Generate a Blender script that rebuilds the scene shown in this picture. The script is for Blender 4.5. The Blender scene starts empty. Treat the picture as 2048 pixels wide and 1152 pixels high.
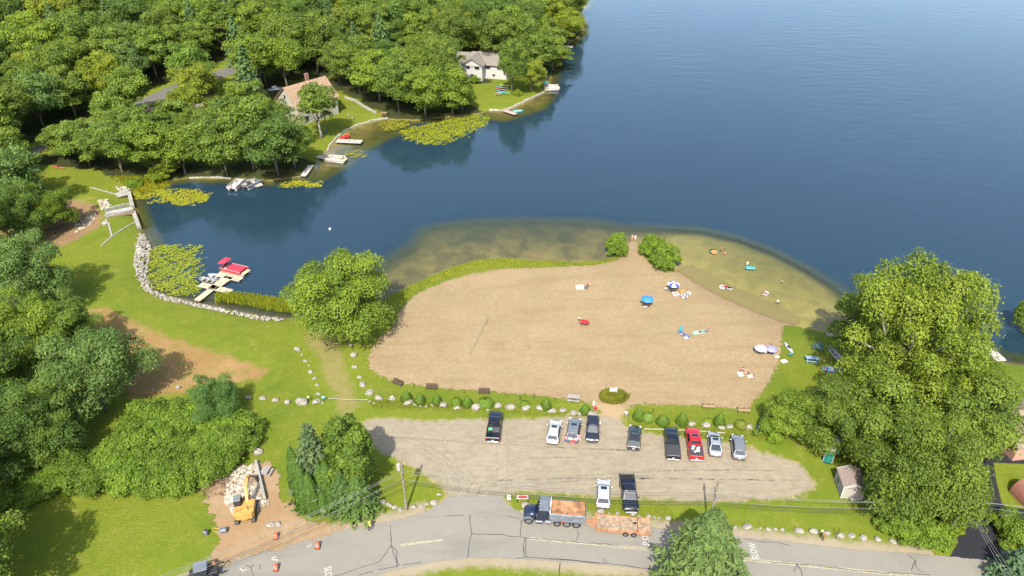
import bpy, bmesh, math, random
import numpy as np
from mathutils import Vector, Matrix
R = math.radians
GG = .55
GS = .66        # scales the base colours of everything but leaves and water to the exposure above
sc = bpy.context.scene
C = sc.collection
random.seed(7); rng = np.random.default_rng(7)

# ------------------------------------------------------------------ camera, sky, sun, exposure
CAM_H, PITCH, FPX = 75.0, R(33), 1500.0
cam = bpy.data.cameras.new('camera'); cam.sensor_width = 36; cam.lens = FPX/2048*36
cam.clip_start = 1; cam.clip_end = 9000
co = bpy.data.objects.new('camera', cam); C.objects.link(co)
co.location = (0, 0, CAM_H); co.rotation_euler = (math.pi/2-PITCH, 0, 0); sc.camera = co
SUN_EL, SUN_AZ = R(49.5), R(9)          # light travels towards +Y turned 9 degrees to +X
w = bpy.data.worlds.new('World'); sc.world = w; w.use_nodes = True
nt = w.node_tree; bg = nt.nodes['Background']
sky = nt.nodes.new('ShaderNodeTexSky'); sky.sky_type = 'NISHITA'; sky.sun_disc = False
sky.sun_elevation = SUN_EL; sky.sun_rotation = math.pi+SUN_AZ; sky.air_density = 1.0; sky.dust_density = 2.5; sky.ozone_density = 1.5
nt.links.new(sky.outputs[0], bg.inputs[0]); bg.inputs[1].default_value = 0.15
sd_ = bpy.data.lights.new('sun', 'SUN'); sd_.energy = 3.9; sd_.angle = R(0.6); sd_.color = (1, .95, .87)
so = bpy.data.objects.new('sun', sd_); C.objects.link(so)
ld = Vector((math.sin(SUN_AZ)*math.cos(SUN_EL), math.cos(SUN_AZ)*math.cos(SUN_EL), -math.sin(SUN_EL)))
so.rotation_euler = ld.to_track_quat('-Z', 'Y').to_euler(); so.location = (-40, -60, 120)
vs = sc.view_settings; vs.view_transform = 'Standard'; vs.look = 'None'; vs.gamma = 1; vs.use_curve_mapping = False
vs.exposure = 1.42
sc.cycles.max_bounces = 5; sc.cycles.transparent_max_bounces = 8; sc.cycles.caustics_reflective = False; sc.cycles.caustics_refractive = False

# ------------------------------------------------------------------ pixel <-> ground
cp, sp = math.cos(PITCH), math.sin(PITCH)
def ray(px, py):
    u = (px-1024)/FPX; v = -(py-576)/FPX
    return np.array([u, cp+v*sp, -sp+v*cp])
def P0(px, py, z=0.0):
    d = ray(px, py); t = (CAM_H-z)/-d[2]
    return np.array([d[0]*t, d[1]*t])
def Q(x, y, z):
    dep = y*cp-(z-CAM_H)*sp; up = y*sp+(z-CAM_H)*cp
    return 1024+FPX*x/dep, 576-FPX*up/dep, FPX/dep
def poly(pts, z=0.0): return np.array([P0(a, b, z) for a, b in pts])
def sdist(x, y, pg):
    """signed distance, positive inside"""
    x = np.asarray(x, float); y = np.asarray(y, float)
    d2 = np.full(x.shape, 1e18); ins = np.zeros(x.shape, bool)
    n = len(pg)
    for i in range(n):
        ax, ay = pg[i]; bx, by = pg[(i+1) % n]
        ex, ey = bx-ax, by-ay; L = ex*ex+ey*ey+1e-12
        t = np.clip(((x-ax)*ex+(y-ay)*ey)/L, 0, 1)
        d2 = np.minimum(d2, (x-ax-t*ex)**2+(y-ay-t*ey)**2)
        c = (ay > y) != (by > y)
        if abs(ey) > 1e-12:
            ins ^= c & (x < ex*(y-ay)/ey+ax)
    return np.where(ins, 1, -1)*np.sqrt(d2)
def smooth(a, b, v):
    t = np.clip((v-a)/(b-a), 0, 1); return t*t*(3-2*t)

# ------------------------------------------------------------------ terrain
WZ = -0.8
LAKE_PX = [(1150,-60),(1180,-30),(1178,0),(1160,30),(1166,58),(1168,66),(1150,78),(1125,98),(1108,120),(1104,150),(1096,176),(1085,187),(1060,200),(1030,215),(1008,222),(978,222),(955,228),(900,234),(830,241),(778,238),(735,246),(700,262),(668,285),(655,300),(640,312),(632,330),(608,352),(540,362),(470,357),(380,355),(330,362),(290,372),(262,388),(268,420),(276,456),(286,470),(298,490),(292,520),(287,550),(302,575),(332,590),(390,604),(450,616),(520,630),(565,638),(600,634),(640,642),(690,634),(740,622),(775,592),(800,580),(850,556),(900,535),(950,519),(1010,516),(1090,521),(1150,524),(1212,519),(1235,508),(1253,487),(1266,479),(1283,487),(1300,505),(1330,530),(1360,546),(1400,573),(1450,598),(1500,621),(1560,644),(1610,656),(1650,664),(1720,672),(1850,690),(1960,700),(2015,726),(2060,732),(2300,745),(3000,700)]
LK = np.vstack([poly(LAKE_PX, WZ), [(900, 160), (1500, 600), (1200, 1400), (300, 1500), (60, 900), (40, 600)]])
SWIM = poly([(1330,545),(1345,470),(1400,470),(1470,483),(1540,508),(1600,540),(1650,575),(1690,620),(1740,680),(1560,670)], WZ)
SHELF = poly([(740,640),(760,560),(850,490),(860,462),(950,450),(1060,446),(1160,452),(1230,470),(1262,474),(1345,472),(1340,540),(1200,560),(1000,560),(850,600)], WZ)
COVE = poly([(300,560),(310,500),(390,495),(400,580),(600,620),(610,660),(300,620)], WZ)
COVE2 = poly([(970,215),(1100,190),(1085,215),(1010,240),(985,236)], WZ)
COVE3 = poly([(640,340),(650,290),(700,250),(790,235),(800,262),(720,300),(690,325),(640,350)], WZ)
COVE4 = poly([(260,350),(460,350),(460,378),(380,400),(262,412)], WZ)
HILLC = None
def terrain(x, y):
    s = -sdist(x, y, LK)                       # + inland
    near = np.minimum(4.0, 2.2+0*x)
    z = WZ+0.85*(1-np.exp(-np.maximum(s, 0)/near))
    hill = 0.05*np.maximum(0, s-22)*smooth(165, 230, y)*smooth(60, 20, x)
    z = z+np.minimum(hill, 9)
    # lower ground downstream of the dam
    z = z-1.0*smooth(16, 0, np.hypot((x+105)/1.6, y-140))*smooth(4, 14, s)
    a = np.maximum(-s, 0)
    dep = 0.5*a
    for pg, k, k2 in ((SWIM, .033, .26), (SHELF, .05, .2), (COVE2, .1, .4), (COVE3, .07, .3)):
        q = sdist(x, y, pg)
        dep = np.minimum(dep, .04+k*a+k2*np.maximum(0, -q))
    dep = np.minimum(dep, 7)
    return np.where(s > 0, z, WZ-dep), s, np.where(s > 0, 0, dep)
GX = np.concatenate([[-4500,-2500,-1500,-900,-600,-450,-360,-310], np.arange(-280, 281, 1.0), [310,360,450,600,900,1500,2500,4500]])
GY = np.concatenate([[-4000,-2000,-1000,-500,-250,-120,-60,-20,10,25], np.arange(36, 401, 1.0), [415,440,480,540,640,800,1100,1500,2200,4500]])
XX, YY = np.meshgrid(GX, GY)
ZZ, SS, DD = terrain(XX, YY)
def hz(x, y):
    i = int(np.clip(np.searchsorted(GX, x)-1, 0, len(GX)-2)); j = int(np.clip(np.searchsorted(GY, y)-1, 0, len(GY)-2))
    a = (x-GX[i])/(GX[i+1]-GX[i]); b = (y-GY[j])/(GY[j+1]-GY[j])
    return float((ZZ[j, i]*(1-a)+ZZ[j, i+1]*a)*(1-b)+(ZZ[j+1, i]*(1-a)+ZZ[j+1, i+1]*a)*b)
def G(px, py):
    """ground point seen at a pixel of the photograph (lake: water level)"""
    z = 0.0
    for _ in range(6):
        p = P0(px, py, z); z = max(hz(*p), WZ)
    return Vector((p[0], p[1], z))
def AT(px, py, z):
    p = P0(px, py, z); return Vector((p[0], p[1], z))

# ------------------------------------------------------------------ object helpers
def link(o, parent=None):
    C.objects.link(o)
    if parent is not None: o.parent = parent
    return o
def tag(o, label=None, cat=None, group=None, kind=None):
    if label: o['label'] = label
    if cat: o['category'] = cat
    if group: o['group'] = group
    if kind: o['kind'] = kind
    return o
def thing(name, label, cat, loc, rz=0, group=None):
    o = bpy.data.objects.new(name, None); o.empty_display_size = .3
    o.location = loc; o.rotation_euler = (0, 0, rz)
    return tag(link(o), label, cat, group)
def np_mesh(name, V, F, attrs=None, smooth_=False):
    """V (n,3), F (m,k) arrays"""
    me = bpy.data.meshes.new(name)
    V = np.ascontiguousarray(V, np.float32); F = np.ascontiguousarray(F, np.int32)
    m, k = F.shape
    me.vertices.add(len(V)); me.vertices.foreach_set('co', V.ravel())
    me.loops.add(m*k); me.loops.foreach_set('vertex_index', F.ravel())
    me.polygons.add(m); me.polygons.foreach_set('loop_start', np.arange(0, m*k, k, dtype=np.int32))
    me.update(calc_edges=True)
    me.polygons.foreach_set('use_smooth', np.full(m, smooth_, bool))
    for n, (dom, a) in (attrs or {}).items():
        at = me.attributes.new(n, 'FLOAT', dom); at.data.foreach_set('value', np.ascontiguousarray(a, np.float32))
    return me
class MB:
    def __init__(s): s.v = []; s.f = []; s.m = []
    def add(s, vs_, fs, m=0):
        b = len(s.v); s.v += [tuple(v) for v in vs_]; s.f += [tuple(b+i for i in f) for f in fs]; s.m += [m]*len(fs); return s
    def box(s, c, d, m=0, rz=0, bev=0, taper=1.0):
        x, y, z = d[0]/2, d[1]/2, d[2]/2
        cr, sr = math.cos(rz), math.sin(rz)
        vs_ = []
        if bev:
            b = min(bev, x*.9, y*.9, z*.9)
            rings = [(x-b, y-b, -z), (x, y, -z+b), (x, y, z-b), (x-b, y-b, z)]
        else: rings = [(x, y, -z), (x, y, z)]
        for i, (a, e, h) in enumerate(rings):
            t = taper if i >= len(rings)/2 else 1
            a *= t; e *= t
            if bev:
                q = b*.9
                pts = [(-a+q, -e), (a-q, -e), (a, -e+q), (a, e-q), (a-q, e), (-a+q, e), (-a, e-q), (-a, -e+q)]
            else: pts = [(-a, -e), (a, -e), (a, e), (-a, e)]
            vs_ += [(c[0]+px*cr-py*sr, c[1]+px*sr+py*cr, c[2]+h) for px, py in pts]
        n = len(vs_)//len(rings)
        fs = [tuple(reversed(range(n))), tuple(range(n*(len(rings)-1), n*len(rings)))]
        for r in range(len(rings)-1):
            for i in range(n):
                j = (i+1) % n; fs.append((r*n+i, r*n+j, r*n+n+j, r*n+n+i))
        return s.add(vs_, fs, m)
    def tube(s, pts, rad, n=8, m=0, cap=True):
        pts = [Vector(p) for p in pts]
        if not hasattr(rad, '__len__'): rad = [rad]*len(pts)
        vs_ = []; fs = []
        for i, p in enumerate(pts):
            t = (pts[min(i+1, len(pts)-1)]-pts[max(i-1, 0)]).normalized()
            a = t.cross(Vector((0, 0, 1)))
            if a.length < 1e-3: a = Vector((1, 0, 0))
            a.normalize(); b = a.cross(t)
            for k in range(n):
                an = 2*math.pi*k/n; vs_.append(p+(a*math.cos(an)+b*math.sin(an))*rad[i])
        for i in range(len(pts)-1):
            for k in range(n):
                j = (k+1) % n; fs.append((i*n+k, i*n+n+k, i*n+n+j, i*n+j))
        if cap: fs += [tuple(range(n)), tuple(reversed(range(len(vs_)-n, len(vs_))))]
        return s.add(vs_, fs, m)
    def loft(s, rings, m=0, cap=True):
        n = len(rings[0]); vs_ = [p for r in rings for p in r]; fs = []
        for i in range(len(rings)-1):
            for k in range(n):
                j = (k+1) % n; fs.append((i*n+k, i*n+j, i*n+n+j, i*n+n+k))
        if cap: fs += [tuple(reversed(range(n))), tuple(range(len(vs_)-n, len(vs_)))]
        return s.add(vs_, fs, m)
    def build(s, name, mats, parent=None, smooth_=False, loc=None, rz=0):
        me = bpy.data.meshes.new(name); me.from_pydata(s.v, [], s.f)
        bm = bmesh.new(); bm.from_mesh(me); bmesh.ops.recalc_face_normals(bm, faces=bm.faces); bm.to_mesh(me); bm.free()
        for mt in (mats if isinstance(mats, (list, tuple)) else [mats]): me.materials.append(mt)
        me.polygons.foreach_set('material_index', s.m)
        if smooth_: me.polygons.foreach_set('use_smooth', [True]*len(s.f))
        o = bpy.data.objects.new(name, me); link(o, parent)
        if loc is not None: o.location = loc
        if rz: o.rotation_euler = (0, 0, rz)
        return o
def part(name, mat, parent, fn, smooth_=False):
    m = MB(); fn(m); return m.build(name, mat, parent, smooth_)
def copy_tree(o, parent=None):
    c = o.copy(); link(c, parent)
    for ch in o.children: copy_tree(ch, c)
    return c
def inst(name, me, parent=None, loc=(0, 0, 0), rz=0, s=(1, 1, 1)):
    o = bpy.data.objects.new(name, me); link(o, parent)
    o.location = loc; o.rotation_euler = (0, 0, rz); o.scale = s; return o

# ------------------------------------------------------------------ material helpers
class NT:
    def __init__(s, mat): s.t = mat.node_tree; s.n = s.t.nodes; s.l = s.t.links
    def node(s, ty, ins=None, **kw):
        nd = s.n.new(ty)
        for k, v in kw.items(): setattr(nd, k, v)
        for k, v in (ins or {}).items(): s.set(nd.inputs[k], v)
        return nd
    def set(s, sock, v):
        if isinstance(v, bpy.types.NodeSocket): s.l.new(v, sock)
        elif isinstance(v, (tuple, list)) and len(v) == 3 and sock.type == 'RGBA': sock.default_value = (*v, 1)
        else: sock.default_value = v
    def noise(s, vec, scale, detail=3, rough=.55, out=0):
        return s.node('ShaderNodeTexNoise', {'Vector': vec, 'Scale': scale, 'Detail': detail, 'Roughness': rough}).outputs[out]
    def ramp(s, v, lo, hi):
        return s.node('ShaderNodeMapRange', {'Value': v, 'From Min': lo, 'From Max': hi}, clamp=True, interpolation_type='SMOOTHSTEP').outputs[0]
    def mix(s, f, a, b, blend='MIX'):
        nd = s.node('ShaderNodeMix', data_type='RGBA', blend_type=blend)
        s.set(nd.inputs[0], f); s.set(nd.inputs[6], a); s.set(nd.inputs[7], b); return nd.outputs[2]
    def math(s, op, a, b=0.0, c=None):
        nd = s.node('ShaderNodeMath', operation=op); s.set(nd.inputs[0], a); s.set(nd.inputs[1], b)
        if c is not None: s.set(nd.inputs[2], c)
        return nd.outputs[0]
    def attr(s, name): return s.node('ShaderNodeAttribute', attribute_name=name).outputs['Fac']
    def pos(s): return s.node('ShaderNodeNewGeometry').outputs['Position']
    def obj(s): return s.node('ShaderNodeTexCoord').outputs['Object']
    def stretch(s, vec, sc_, rz=0):
        return s.node('ShaderNodeMapping', {'Vector': vec, 'Scale': sc_, 'Rotation': (0, 0, rz)}).outputs[0]
    def bump(s, h, strength, dist):
        return s.node('ShaderNodeBump', {'Height': h, 'Strength': strength, 'Distance': dist}).outputs[0]
def new_mat(name):
    m = bpy.data.materials.new(name); m.use_nodes = True
    return m, NT(m), m.node_tree.nodes['Principled BSDF']
MATS = {}
def M(name, col, rough=.6, metal=0, var=.12, scale=6, spec=.4, bump=0, coat=0):
    if name in MATS: return MATS[name]
    m, n, b = new_mat(name)
    v = n.obj(); f = n.ramp(n.noise(v, scale, 4), .3, .7)
    lo = tuple(c*(1-var) for c in col); hi = tuple(min(1, c*(1+var)) for c in col)
    lo = tuple(c*GS for c in lo); hi = tuple(c*GS for c in hi)
    n.set(b.inputs['Base Color'], n.mix(f, lo, hi))
    b.inputs['Roughness'].default_value = rough; b.inputs['Metallic'].default_value = metal
    b.inputs['Specular IOR Level'].default_value = spec
    b.inputs['Coat Weight'].default_value = coat; b.inputs['Coat Roughness'].default_value = .05
    if bump: n.set(b.inputs['Normal'], n.bump(n.noise(v, scale*3, 4), bump, .05))
    MATS[name] = m; return m

# grass colour as a shared group so that sheets can fade into it
gg = bpy.data.node_groups.new('grass_colour', 'ShaderNodeTree')
gg.interface.new_socket('Color', in_out='OUTPUT', socket_type='NodeSocketColor')
gg.interface.new_socket('Height', in_out='OUTPUT', socket_type='NodeSocketFloat')
class _W: pass
_w = _W(); _w.node_tree = gg; n = NT(_w); go = gg.nodes.new('NodeGroupOutput')
p = n.pos()
big = n.ramp(n.noise(p, .045, 3), .38, .62); mid = n.ramp(n.noise(p, .22, 4, .6), .35, .68); fine = n.ramp(n.noise(p, 2.6, 3, .7), .3, .7)
stripe = n.ramp(n.noise(n.stretch(p, (.12, .9, 1), R(18)), 1.0, 2), .4, .6)
c = n.mix(big, (.205, .250, .020), (.132, .200, .016)); c = n.mix(n.math('MULTIPLY', mid, .62), c, (.28, .28, .040))
c = n.mix(n.math('MULTIPLY', stripe, .45), c, (.185, .235, .018))
c = n.mix(n.math('MULTIPLY', fine, .55), c, (.135, .170, .015))
dry = n.ramp(n.noise(p, .13, 5, .65), .60, .74); c = n.mix(n.math('MULTIPLY', dry, .65), c, (.38, .30, .095))
f2 = n.ramp(n.noise(p, 7.5, 3, .8), .35, .7); c = n.mix(n.math('MULTIPLY', f2, .35), c, (.10, .15, .012))
thin = n.ramp(n.noise(p, .7, 5, .75), .56, .72); c = n.mix(n.math('MULTIPLY', thin, .5), c, (.36, .30, .10))
n.l.new(c, go.inputs[0]); n.l.new(n.noise(p, 3.2, 4, .7), go.inputs[1])
def grass(n):
    g = n.n.new('ShaderNodeGroup'); g.node_tree = gg; return g.outputs[0], g.outputs[1]

def ground_mat():
    m, n, b = new_mat('ground'); c, h = grass(n); p = n.pos()
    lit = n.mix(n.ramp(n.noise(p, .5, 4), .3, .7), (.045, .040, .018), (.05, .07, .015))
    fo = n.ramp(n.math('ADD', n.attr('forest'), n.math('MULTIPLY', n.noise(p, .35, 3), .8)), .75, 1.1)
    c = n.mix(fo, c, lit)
    z = n.node('ShaderNodeSeparateXYZ', {0: p}).outputs[2]
    bedn = n.ramp(n.noise(p, .35, 5, .65), .35, .65)
    bed = n.mix(n.attr('weedy'), n.mix(bedn, (.50, .43, .13), (.38, .34, .10)), n.mix(bedn, (.36, .30, .10), (.25, .215, .072)))
    weed = n.ramp(n.noise(n.stretch(p, (1, .6, 1)), .16, 4, .6), .44, .60)
    bed = n.mix(n.math('MULTIPLY', weed, n.math('MULTIPLY', n.attr('weedy'), .5)), bed, (.075, .075, .026))
    c = n.mix(n.ramp(z, WZ+.16, WZ+.02), c, bed)
    n.set(b.inputs['Base Color'], n.mix(1.0, c, (GG, GG, GG), 'MULTIPLY')); b.inputs['Roughness'].default_value = .95; b.inputs['Specular IOR Level'].default_value = .1
    n.set(b.inputs['Normal'], n.bump(h, .7, .25)); return m
def sheet_mat(name, cols, w=.35, amp=1.2, nsc=.9, extra=None, bump=.3, keep=1.0, rough=.95, spec=.1, other=None, alpha=False):
    m, n, b = new_mat(name); gc, gh = grass(n); p = n.pos()
    c = n.mix(n.ramp(n.noise(p, .12, 4, .6), .35, .65), cols[0], cols[1])
    c = n.mix(n.math('MULTIPLY', n.ramp(n.noise(p, 1.1, 4, .65), .3, .7), .5), c, cols[2])
    if extra: c = extra(n, p, c)
    if other:
        eo = n.math('ADD', n.attr('own'), n.math('MULTIPLY', n.math('SUBTRACT', n.noise(p, 1.3, 4, .65), .5), .9))
        c = n.mix(n.ramp(eo, -.25, .35), other, c)
    zc = n.node('ShaderNodeSeparateXYZ', {0: p}).outputs[2]; gc = n.mix(n.ramp(zc, WZ+.16, WZ+.02), gc, (.44, .385, .115))
    if w:
        e = n.math('ADD', n.attr('edge'), n.math('MULTIPLY', n.math('SUBTRACT', n.noise(p, nsc, 5, .65), .5), amp*2))
        f = n.ramp(e, -w, w)
        if keep < 1: f = n.math('MULTIPLY', f, n.math('MULTIPLY', keep, n.ramp(n.noise(p, .5, 4, .7), .15, .6)))
        if alpha:
            tp = n.node('ShaderNodeBsdfTransparent'); mx = n.node('ShaderNodeMixShader', {0: f, 1: tp.outputs[0], 2: b.outputs[0]}); n.l.new(mx.outputs[0], n.n['Material Output'].inputs[0])
        else: c = n.mix(f, gc, c)
    n.set(b.inputs['Base Color'], n.mix(1.0, c, (GG, GG, GG), 'MULTIPLY')); b.inputs['Roughness'].default_value = rough; b.inputs['Specular IOR Level'].default_value = spec
    n.set(b.inputs['Normal'], n.bump(n.noise(p, 4, 4, .7), bump, .15)); return m
def sheet(name, pg, mat, zo=.03, margin=2.2, kind='structure', union=(), grow=0.0):
    s = sdist(XX, YY, pg); keep = s > -margin; e = s+grow
    for q in union: e = np.maximum(e, sdist(XX, YY, q))
    fk = keep[:-1, :-1] | keep[1:, :-1] | keep[:-1, 1:] | keep[1:, 1:]
    J, I = np.nonzero(fk); nx = XX.shape[1]
    F = np.stack([J*nx+I, J*nx+I+1, (J+1)*nx+I+1, (J+1)*nx+I], 1)
    u, inv = np.unique(F, return_inverse=True); F = inv.reshape(F.shape)
    V = np.stack([XX.ravel()[u], YY.ravel()[u], ZZ.ravel()[u]+zo], 1)
    me = np_mesh(name, V, F, {'edge': ('POINT', e.ravel()[u]), 'own': ('POINT', s.ravel()[u])}, True); me.materials.append(mat)
    o = bpy.data.objects.new(name, me); link(o); return tag(o, kind=kind)

# ------------------------------------------------------------------ ground regions
BEACH = poly([(735,735),(742,700),(757,682),(790,655),(802,620),(832,590),(880,568),(940,550),(1000,540),(1100,536),(1200,529),(1240,516),(1254,500),(1256,476),(1275,476),(1279,500),(1292,520),(1330,546),(1350,540),(1376,520),(1440,552),(1500,580),(1560,606),(1600,630),(1600,645),(1566,650),(1562,690),(1556,730),(1535,770),(1515,800),(1490,822),(1400,814),(1270,810),(1243,832),(1238,858),(1206,856),(1204,828),(1185,810),(1150,803),(1050,791),(970,786),(870,778),(800,768),(760,755)], -.2)
LOT = poly([(724,842),(780,836),(850,843),(933,838),(1067,838),(1110,834),(1200,830),(1240,838),(1258,856),(1285,866),(1340,872),(1480,888),(1520,904),(1560,914),(1600,930),(1625,955),(1632,980),(1600,992),(1550,1000),(1400,1004),(1300,998),(1200,994),(1050,984),(1012,988),(1004,1010),(893,1010),(892,985),(872,965),(842,945),(800,922),(770,910),(742,890),(730,865)])
ROAD = poly([(250,1215),(400,1152),(440,1131),(520,1107),(600,1083),(700,1058),(800,1040),(858,1022),(886,1002),(893,994),(1004,994),(1012,1008),(1040,1026),(1100,1038),(1180,1044),(1300,1056),(1480,1076),(1560,1083),(1700,1100),(1850,1110),(2048,1128),(2400,1165),(2400,1270),(2048,1222),(1480,1161),(1266,1136),(1166,1127),(1060,1121),(1000,1116),(950,1116),(891,1121),(800,1138),(745,1155),(600,1205),(500,1250),(330,1330)])
DRIVE = poly([(1950,920),(1957,906),(2060,908),(2060,930),(1986,926),(1994,970),(2005,1014),(2060,1020),(2060,1042),(2000,1045),(1997,1062),(2005,1090),(2040,1108),(2060,1140),(1895,1120),(1912,1090),(1918,1050),(1925,1010),(1940,960)])
DIRT1 = poly([(175,622),(215,615),(260,640),(330,672),(420,702),(500,726),(537,740),(525,755),(480,766),(400,776),(330,790),(265,800),(240,760),(220,700),(190,650)])
DIRT2 = poly([(60,385),(130,395),(190,410),(206,428),(195,455),(130,490),(80,500),(90,450)])
DIRT3 = poly([(405,965),(450,942),(545,925),(560,950),(556,1000),(605,1010),(600,1036),(640,1050),(700,1050),(640,1078),(560,1096),(480,1116),(425,1140),(418,1112),(440,1080),(428,1040),(410,1000)])
TRACK = poly([(612,660),(640,643),(668,648),(680,690),(690,740),(705,780),(730,845),(686,850),(672,800),(652,760),(636,712),(616,686)])
VERGE = poly([(700,1062),(800,1036),(880,1004),(893,990),(1004,990),(1016,1004),(1045,1022),(1180,1038),(1300,1050),(1480,1070),(1700,1094),(1850,1106),(2048,1124),(2048,1180),(1300,1150),(1060,1128),(890,1128),(740,1162),(560,1220),(500,1150)])
BACKROAD = poly([(60,292),(100,270),(160,250),(260,212),(330,184),(440,148),(540,118),(545,128),(445,162),(338,200),(265,226),(165,264),(108,284),(66,304)], 1)
TRAIL = poly([(460,70),(495,60),(505,110),(498,130),(475,128)], 6)
LAWN_A = poly([(560,260),(610,190),(690,190),(775,236),(735,247),(690,262),(655,300),(620,308),(585,290)], 0)
LAWN_B = poly([(925,170),(1090,160),(1085,187),(1030,215),(975,222),(935,205)], 0)
LAWN_C = poly([(75,330),(190,340),(262,375),(262,420),(200,420),(60,390)], 0)
CLEAR = [LAWN_A, LAWN_B, LAWN_C, BACKROAD]

def ex_sand(n, p, c):
    rake = n.ramp(n.noise(n.stretch(p, (.8, 1.25, 1), R(-24)), 2.2, 5, .75), .40, .64)
    c = n.mix(n.math('MULTIPLY', rake, .5), c, (.285, .198, .100))
    foot = n.math('MULTIPLY', n.ramp(n.noise(p, 1.9, 3, .8), .56, .66), n.ramp(n.noise(p, .11, 3), .40, .62)); c = n.mix(n.math('MULTIPLY', foot, .5), c, (.24, .162, .08))
    arc = n.ramp(n.noise(n.stretch(p, (.16, .75, 1), R(-12)), .5, 4, .6), .48, .66)
    c = n.mix(n.math('MULTIPLY', arc, .38), c, (.295, .205, .105))
    st = n.ramp(n.noise(p, .16, 6, .75), .55, .74); c = n.mix(n.math('MULTIPLY', st, .45), c, (.27, .175, .085))
    z = n.node('ShaderNodeSeparateXYZ', {0: p}).outputs[2]
    wet = n.ramp(n.math('ADD', z, n.math('MULTIPLY', n.noise(p, .6, 3), .12)), WZ+.30, WZ+.10)
    c = n.mix(n.math('MULTIPLY', wet, .75), c, (.20, .135, .062))
    under = n.ramp(z, WZ+.06, WZ-.05)
    return n.mix(under, c, (.36, .30, .105))
def ex_lot(n, p, c):
    tr = n.ramp(n.noise(n.stretch(p, (.5, 1.3, 1), R(-8)), 1.1, 6, .72), .42, .62); c = n.mix(n.math('MULTIPLY', tr, .42), c, (.225, .192, .134))
    st = n.ramp(n.noise(p, .3, 5, .7), .55, .72); c = n.mix(n.math('MULTIPLY', st, .35), c, (.46, .40, .29))
    return c
def ex_road(n, p, c):
    fi = n.ramp(n.noise(p, 9, 3, .8), .3, .7); c = n.mix(n.math('MULTIPLY', fi, .22), c, (.29, .27, .225))
    pa = n.ramp(n.noise(n.stretch(p, (.3, 1.2, 1), R(4)), .35, 4), .5, .7); return n.mix(n.math('MULTIPLY', pa, .35), c, (.20, .188, .158))

# ---- the ground sheet itself (built after trees are placed; see below) ------------------------------------------------
TREE_XY = []

# ------------------------------------------------------------------ foliage
def leaf_mat(name, a, b, tr=.38):
    m, n, bs = new_mat(name)
    t = n.attr('tint'); oc = n.node('ShaderNodeObjectInfo')
    c = n.mix(t, a, b); c = n.mix(1.0, c, oc.outputs['Color'], 'MULTIPLY')
    c = n.mix(n.math('MULTIPLY', n.ramp(n.noise(n.obj(), .55, 3), .35, .65), .35), c, n.mix(1.0, c, (.62, .74, .6), 'MULTIPLY'))
    n.set(bs.inputs['Base Color'], c); bs.inputs['Roughness'].default_value = .62; bs.inputs['Specular IOR Level'].default_value = .22
    tl = n.node('ShaderNodeBsdfTranslucent', {'Color': n.mix(1.0, c, (1.2, 1.15, .5), 'MULTIPLY')})
    mx = n.node('ShaderNodeMixShader', {0: tr, 1: bs.outputs[0], 2: tl.outputs[0]})
    n.l.new(mx.outputs[0], n.n['Material Output'].inputs[0]); return m
LEAF = leaf_mat('broadleaf', (.060, .101, .016), (.180, .232, .034))
NEEDLE = leaf_mat('needle', (.030, .058, .018), (.075, .112, .034), .15)
TOPI = leaf_mat('clipped_leaf', (.052, .090, .010), (.098, .145, .018), .2)
BARK = M('bark', (.16, .135, .105), .9, 0, .35, 3, .2, .6)
PALEBARK = M('pale_bark', (.38, .35, .29), .85, 0, .3, 2, .2, .5)
def leaves(cen, nrm, size, aspect=1.0, up_bias=.25, spread=.7, seed=0):
    """one quad per leaf cluster"""
    r = np.random.default_rng(seed); N = len(cen)
    nn_ = nrm+r.normal(0, spread, (N, 3)); nn_[:, 2] += up_bias
    nn_ /= np.linalg.norm(nn_, axis=1)[:, None]+1e-9
    a = np.cross(nn_, r.normal(0, 1, (N, 3))); a /= np.linalg.norm(a, axis=1)[:, None]+1e-9
    b = np.cross(nn_, a); s = (size*r.uniform(.45, 1.5, N))[:, None]*.5
    V = np.empty((N, 4, 3)); bend = nn_*s*.25
    V[:, 0] = cen-a*s*1.15+bend*0; V[:, 1] = cen-b*s*aspect*.8-bend; V[:, 2] = cen+a*s*1.15; V[:, 3] = cen+b*s*aspect*.8-bend
    F = np.arange(N*4).reshape(N, 4)
    return V.reshape(-1, 3), F
def sph(N, r):
    v = r.normal(0, 1, (N, 3)); return v/np.linalg.norm(v, axis=1)[:, None]
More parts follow.
